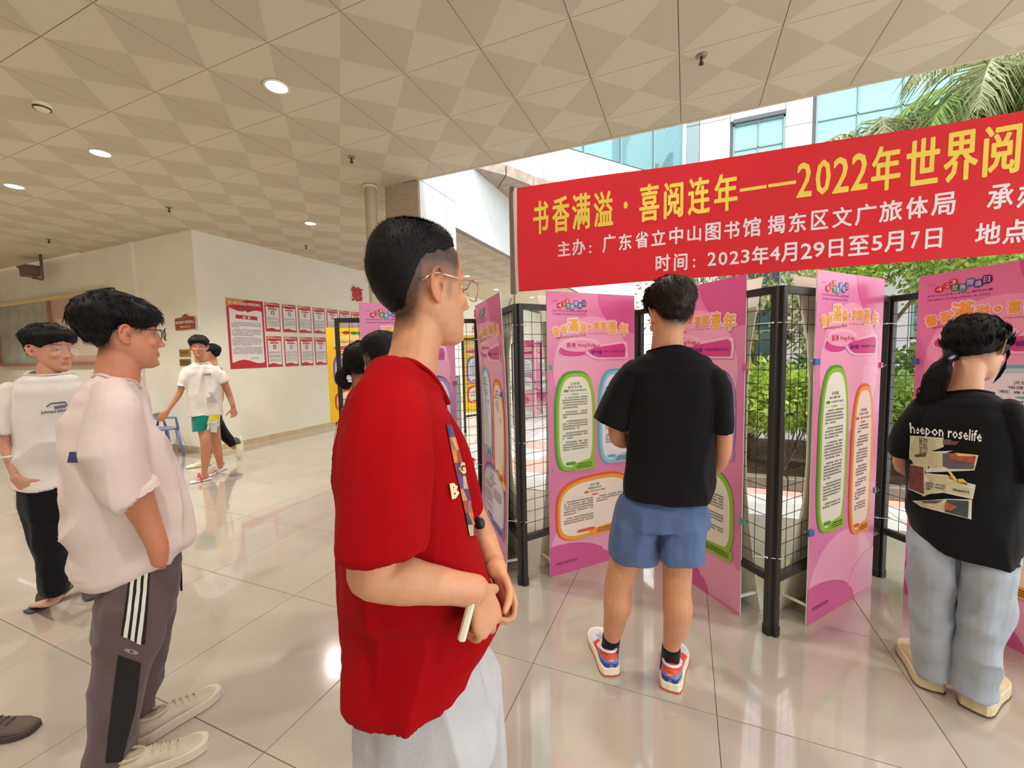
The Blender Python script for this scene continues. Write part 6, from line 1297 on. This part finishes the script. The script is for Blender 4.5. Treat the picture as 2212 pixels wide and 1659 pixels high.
    g2 = h2*[1, 1, 0]; f.add('slipper', tube3([g2+f.n*.03+[0, 0, .01], g2-f.n*.12+[0, 0, .01], g2-f.n*.2+[0, 0, .01]], [.036, .045, .035], [.01]*3, f.up), sl)
    wb = MB(); c = f.pt(14, 985, -.06); wb.tube([tuple(c+f.rt*.034*math.cos(a)+f.n*.034*math.sin(a)) for a in np.linspace(0, 2*math.pi, 15)], .005, 8, False); f.addmb('bracelet', wb, mat('bracelet_white', hsv(230, 230, 220), .4))
    return f
# ---------------------------------------------------------------- walking boy and the one hidden behind him
def walker():
    f = Fig(440, 6.3, 'person striding in a white t-shirt, green and white shorts and white slippers by the wall', (190, 132, 100))
    hd = Head(f, 430, 750, 0, -f.n*.97-f.rt*.1+0, pitch=.0, k=1.02); sk = hd.parts(); n_ = f.n
    sk.append(f.limb([(431, 765, 0, 11.5, .055), (433, 785, 0, 12.5, .06), (436, 800, 0, 17, .07)])); sk.append(f.slices([(790, 420, 452, .07), (830, 412, 472, .09), (900, 415, 472, .10)]))
    sk.append(f.limb([(402, 800, 0, 9.5), (394, 830, 0, 8.8), (386, 853, 0, 7.5), (370, 876, -.02, 6.2), (362, 888, -.03, 5)])); sk += hand(f, f.pt(361, 889, -.03), -f.rt*.6-f.up*.8, n_, -1, (.3, .3, .4, .4), 1.0, .2)
    sk.append(f.limb([(472, 798, 0, 9.5), (484, 825, 0, 9), (494, 850, 0, 7.5), (502, 872, -.03, 6), (504, 880, -.03, 5)])); sk += hand(f, f.pt(504, 881, -.03), -f.up*.98+f.rt*.05, -f.rt*.4-n_, 1, (.8, .9, 1., 1.1), 1.0, .5)
    sk.append(f.limb([(436, 900, 0, 17), (442, 935, -.05, 14), (444, 955, -.08, 12), (445, 985, -.04, 11.5), (443, 1008, -.02, 8), (441, 1024, 0, 6.5)])); sk.append(f.limb([(460, 900, .1, 15), (464, 940, .12, 13), (469, 970, .16, 11.5), (474, 992, .2, 8), (476, 1008, .22, 6.5)]))
    a = atZ(447, 1037); b = atZ(424, 1042); sk.append(tube3([a+[0, 0, .06], a*.6+b*.4+[0, 0, .04], b+[0, 0, .025]], [.03, .038, .034], [.03, .022, .012], f.up)); c = atZ(481, 1014); d = atZ(452, 1028); sk.append(tube3([c+[0, 0, .08], c*.6+d*.4+[0, 0, .045], d+[0, 0, .03]], [.03, .036, .034], [.03, .022, .012], f.up))
    f.finish('body', sk, .0065, M_skin, 3, base_paint(f, hd))
    hd.hair([(0, 18), (14, 15), (30, 14), (45, 6), (60, -8), (75, -4), (95, 6), (110, -14), (150, -40), (180, -44)], lambda a, e, sg: .012+.018*np.clip(e/30, 0, 1), 70, 1500, .03, M_hair, spike=.12, sw=.002)
    W = cloth('cloth_white')
    f.finish('shirt', [f.slices([(784, 419, 452, .07), (793, 405, 464, .10), (806, 399, 470, .12), (840, 406, 477, .12), (880, 409, 481, .125), (897, 409, 484, .125)], cap1='open'), f.limb([(406, 800, 0, 10, .08), (399, 820, 0, 12, .09), (393, 836, 0, 12.5, .09)], cap1='open'), f.limb([(467, 797, 0, 10, .08), (477, 812, 0, 12, .09), (484, 825, 0, 12, .09)], cap1='open')], .008, W, 3, fold=.018, seed=71, post=Neck(f, 434, 785, 0, .075, .065, -f.n, .25, .05), rib=cloth('cloth_white_rib'))
    GT = cloth('shorts_teal', (22, 130, 116)); f.finish('shorts', [f.slices([(885, 413, 476, .11), (905, 414, 475, .125), (915, 414, 474, .125)]), f.limb([(433, 905, 0, 19.5, .11), (434, 932, -.02, 19, .11)], cap1='open'), f.limb([(457, 905, .08, 18, .11), (455, 932, .1, 15, .11)], cap1='open')], .008, GT, 3, fold=.001, seed=73)
    f.decal('shorts', 'side_panel', [((452, 895), (477, 895), (474, 934), (443, 933))], mat('shorts_white', hsv(226, 226, 222), .8), .012, 8, 8); f.decal('shorts', 'yellow_panel', [((454, 896), (476, 896), (475, 903), (447, 912))], mat('shorts_yellow', hsv(226, 206, 60), .8), .018, 8, 4)
    SW = mat('slipper_white', hsv(232, 226, 236), .5); SR = mat('slipper_red', hsv(200, 90, 100), .6)
    for h, t, M2 in ((a, b, SR), (c, d, SW)):
        u = unit(t-h); f.add('slipper', tube3([h-u*.04+[0, 0, .012], (h+t)/2+[0, 0, .012], t+u*.05+[0, 0, .012]], [.042, .048, .04], [.014]*3, f.up), SW); l = np.array([u[1], -u[0], 0]); m_ = h*.35+t*.65
        f.add('slipper_strap', tube3([m_+l*.05*math.cos(x)+f.up*(.012+.06*math.sin(x)) for x in np.linspace(0, math.pi, 11)], [.04]*11, [.005]*11, u), M2)
    f.dtext('shirt', 'chest_print', [('·····', ((441, 806), (455, 805), (455, 812), (441, 813)))], mat('print_greyblue'), .006, .03); f.decal('shirt', 'chest_print', [((452, 846), (460, 848), (458, 852), (450, 850)), ((446, 858), (466, 862), (470, 870), (448, 868)), ((456, 850), (460, 850), (464, 864), (456, 862))], mat('print_faint', hsv(190, 188, 186), .8), .006, 3, 3)
    g = Fig(468, 7.35, 'person mostly hidden behind the striding one, black trousers and a lifted cream trainer', (196, 140, 108))
    h2 = Head(g, 457, 764, 0, -g.rt*.95+g.n*.3, k=1.0); sk = h2.parts(); sk += [g.limb([(459, 775, 0, 10, .05), (461, 795, 0, 12, .06)]), g.slices([(800, 446, 476, .08), (850, 440, 480, .09), (910, 442, 478, .1)]), g.limb([(462, 900, 0, 14), (450, 960, -.1, 11), (446, 995, -.1, 7)]), g.limb([(466, 900, .05, 14), (486, 945, .1, 10), (506, 965, .1, 7)])]
    sk += [g.limb([(446, 816, -.1, 6), (440, 845, -.12, 7), (434, 870, -.14, 5)]), g.limb([(472, 816, .1, 6), (478, 850, .12, 7), (474, 880, .1, 5)])]; sk += hand(g, g.pt(434, 871, -.14), -g.up, g.n, 1); sk += hand(g, g.pt(474, 881, .1), -g.up, g.n, -1)
    g.finish('body', sk, .008, M_skin, 2, base_paint(g, h2)); h2.hair(STD, lambda a, e, sg: .012+.016*np.clip(e/30, 0, 1), 80, 900, .03, M_hair, spike=.12, sw=.002)
    g.finish('shirt', [g.slices([(795, 450, 474, .08), (806, 442, 478, .1), (850, 440, 480, .11), (905, 440, 480, .12)], cap1='open'), g.limb([(446, 806, -.08, 9), (441, 832, -.1, 9)], cap1='open'), g.limb([(474, 806, .08, 9), (478, 832, .1, 9)], cap1='open')], .01, W, 3)
    g.finish('trousers', [g.slices([(895, 444, 480, .12), (920, 446, 480, .12)]), g.limb([(468, 912, .04, 15, .1), (484, 938, .1, 13, .09), (504, 960, .12, 11, .08)], cap1='open'), g.limb([(460, 912, 0, 14, .1), (450, 960, -.1, 11, .09), (446, 990, -.1, 10, .08)], cap1='open')], .009, cloth('cloth_black3'), 3)
    S = (mat('trainer_cream', hsv(230, 222, 190), .6), mat('trainer_sole', hsv(236, 230, 206), .6), mat('trainer_slate', hsv(70, 84, 92), .6))
    g.add('trainer', tube3([g.pt(510, 950, .12), g.pt(516, 966, .1), g.pt(516, 986, .08)], [.045, .05, .042], [.045, .05, .03], g.n), S[0]); g.add('trainer_sole', tube3([g.pt(518, 944, .13), g.pt(523, 966, .12), g.pt(520, 990, .09)], [.02, .022, .018], [.045, .05, .035], g.n), S[1]); g.add('trainer_heel', tube3([g.pt(508, 951, .11), g.pt(514, 957, .10)], [.05, .046], [.05, .046], g.n), S[2])
    shoe(g, atZ(456, 1004), atZ(430, 1008)-atZ(456, 1004), S, 1.0)
    return f
# ---------------------------------------------------------------- two heads behind the red shirt
def hidden_two():
    f = Fig(786, 2.35, 'person with dark low looped bun and cream top, mostly hidden behind the red shirt', (196, 140, 108))
    hd = Head(f, 783, 793, 0, f.n*.9+f.rt*.4, pitch=.1, k=1.0); sk = hd.parts(); sk += [f.limb([(784, 805, 0, 22, .045), (780, 845, 0, 22, .05), (780, 880, 0, 30, .06)]), f.slices([(880, 760, 812, .06), (920, 745, 830, .08), (1100, 745, 825, .09)]), f.limb([(745, 910, 0, 15), (738, 1000, 0, 13), (742, 1080, .1, 10)]), f.limb([(832, 910, 0, 15), (838, 1000, 0, 13), (835, 1080, .1, 10)])]
    sk += hand(f, f.pt(742, 1081, .1), -f.up, f.n, 1, k=.9); sk += hand(f, f.pt(835, 1081, .1), -f.up, f.n, -1, k=.9)
    for xs in (768, 808): c = f.pt(xs, 1100, 0); g = c*[1, 1, 0]; sk.append(tube3([c, c*.5+g*.5, g+[0, 0, .06]], [.07, .05, .035], [None]*3, f.n))
    f.finish('body', sk, .008, M_skin, 2, base_paint(f, hd, lambda q: np.clip((q[:, 2]+.06)/.03, 0, 1)*.95*(q[:, 1] < 0)))
    hr = hd.hair([(0, 40), (40, 20), (60, -15), (100, -20), (130, -36), (180, -44)], lambda a, e, sg: .012+0*e, 90, 2500, .04, M_hair, spike=.02, down=-1)
    b = [f.pt(x, y, -.03) for x, y in ((758, 806), (748, 800), (738, 808), (736, 820), (744, 830), (753, 832), (757, 828))]; f.add('bun', tube3(b, [.012, .026, .028, .028, .028, .020, .008], [None]*7, f.n), M_hair, True, hr)
    CW = cloth('cloth_cream', (206, 190, 160)); f.finish('shirt', [f.slices([(845, 768, 796, .05), (862, 752, 815, .09), (890, 742, 832, .11), (1000, 736, 838, .12), (1150, 736, 836, .13)], cap1='open'), f.limb([(752, 885, 0, 14), (742, 940, 0, 18), (738, 985, 0, 18)], cap1='open'), f.limb([(825, 885, 0, 14), (834, 940, 0, 18), (838, 985, 0, 18)], cap1='open')], .009, CW, 3, fold=.01)
    def lower(F, x0, x1, y, col, nm):
        pn = []; 
        for xs in (x0, x1):
            c = F.pt(xs, y, 0); g = c*[1, 1, 0]; pn.append(tube3([c+[0, 0, .1], c*.6+g*.4, g+[0, 0, .09]], [.095, .08, .07], [None]*3, F.n, cap1='open')); shoe(F, g-F.n*.08, F.n, (mat('shoe_white'), mat('sole_white'), mat('sole_white')))
        F.finish(nm, pn, .01, cloth('cloth_black3'), 2)
    lower(f, 768, 808, 1130, 0, 'trousers')
    g = Fig(822, 2.05, 'person with cropped dark hair whose head shows just over the red shoulder', (176, 124, 96))
    h2 = Head(g, 826, 778, 0, g.n*.85-g.rt*.5, pitch=.15, k=1.02); sk = h2.parts(); sk += [g.limb([(826, 790, 0, 26, .055), (824, 840, 0, 28, .06), (822, 880, 0, 40, .07)]), g.slices([(880, 790, 860, .07), (930, 770, 880, .09), (1120, 775, 875, .1)]), g.limb([(770, 920, 0, 18), (762, 1010, 0, 16), (775, 1100, .15, 12)]), g.limb([(880, 920, 0, 18), (888, 1010, 0, 16), (880, 1100, .15, 12)])]
    sk += hand(g, g.pt(775, 1101, .15), g.n-g.up*.3, g.rt, 1, k=.95); sk += hand(g, g.pt(880, 1101, .15), g.n-g.up*.3, -g.rt, -1, k=.95)
    for xs in (800, 850): c = g.pt(xs, 1120, 0); q = c*[1, 1, 0]; sk.append(tube3([c, c*.5+q*.5, q+[0, 0, .06]], [.075, .055, .04], [None]*3, g.n))
    g.finish('body', sk, .008, M_skin, 2, base_paint(g, h2, lambda q: np.clip((q[:, 2]+.07)/.03, 0, 1)*.93*(q[:, 1] < .03)))
    h2.hair(STD, lambda a, e, sg: .005+.012*np.clip(e/40, 0, 1), 95, 3000, .010, M_hair, spike=.8, lump=.002)
    g.finish('shirt', [g.slices([(862, 805, 845, .06), (880, 785, 865, .1), (915, 768, 885, .12), (1000, 765, 888, .125), (1150, 768, 885, .13)], cap1='open'), g.limb([(775, 905, 0, 20), (764, 960, 0, 23), (762, 1010, 0, 23)], cap1='open'), g.limb([(875, 905, 0, 20), (886, 960, 0, 23), (888, 1010, 0, 23)], cap1='open')], .009, cloth('cloth_greyblue', (110, 112, 120)), 3, fold=.01)
    lower(g, 800, 850, 1150, 0, 'trousers')
red_boy(); black_back(); girl(); left_boy(); rear_boy(); walker(); hidden_two()
# dark shoe cut by the lower left corner
class _R: pass
sf_ = _R(); h = atZ(-95, 1600); t = atZ(58, 1580); sf_.root = empty('shoe', tuple(h*[1, 1, 0]), 0, 'dark grey knit shoe poking in at the lower left corner', 'shoe'); sf_.base = h*[1, 1, 0]
sf_.add = lambda *a, **k: Fig.add(sf_, *a, **k); sf_.addmb = lambda *a, **k: Fig.addmb(sf_, *a, **k)
q = shoe(sf_, sf_.base, t-h, (mat('knit_grey', hsv(96, 84, 74), .9, noise=.3, nscale=300), mat('knit_sole', hsv(70, 62, 56), .8), mat('knit_sole')), 1.0, sole=.018)
q.name = 'upper'
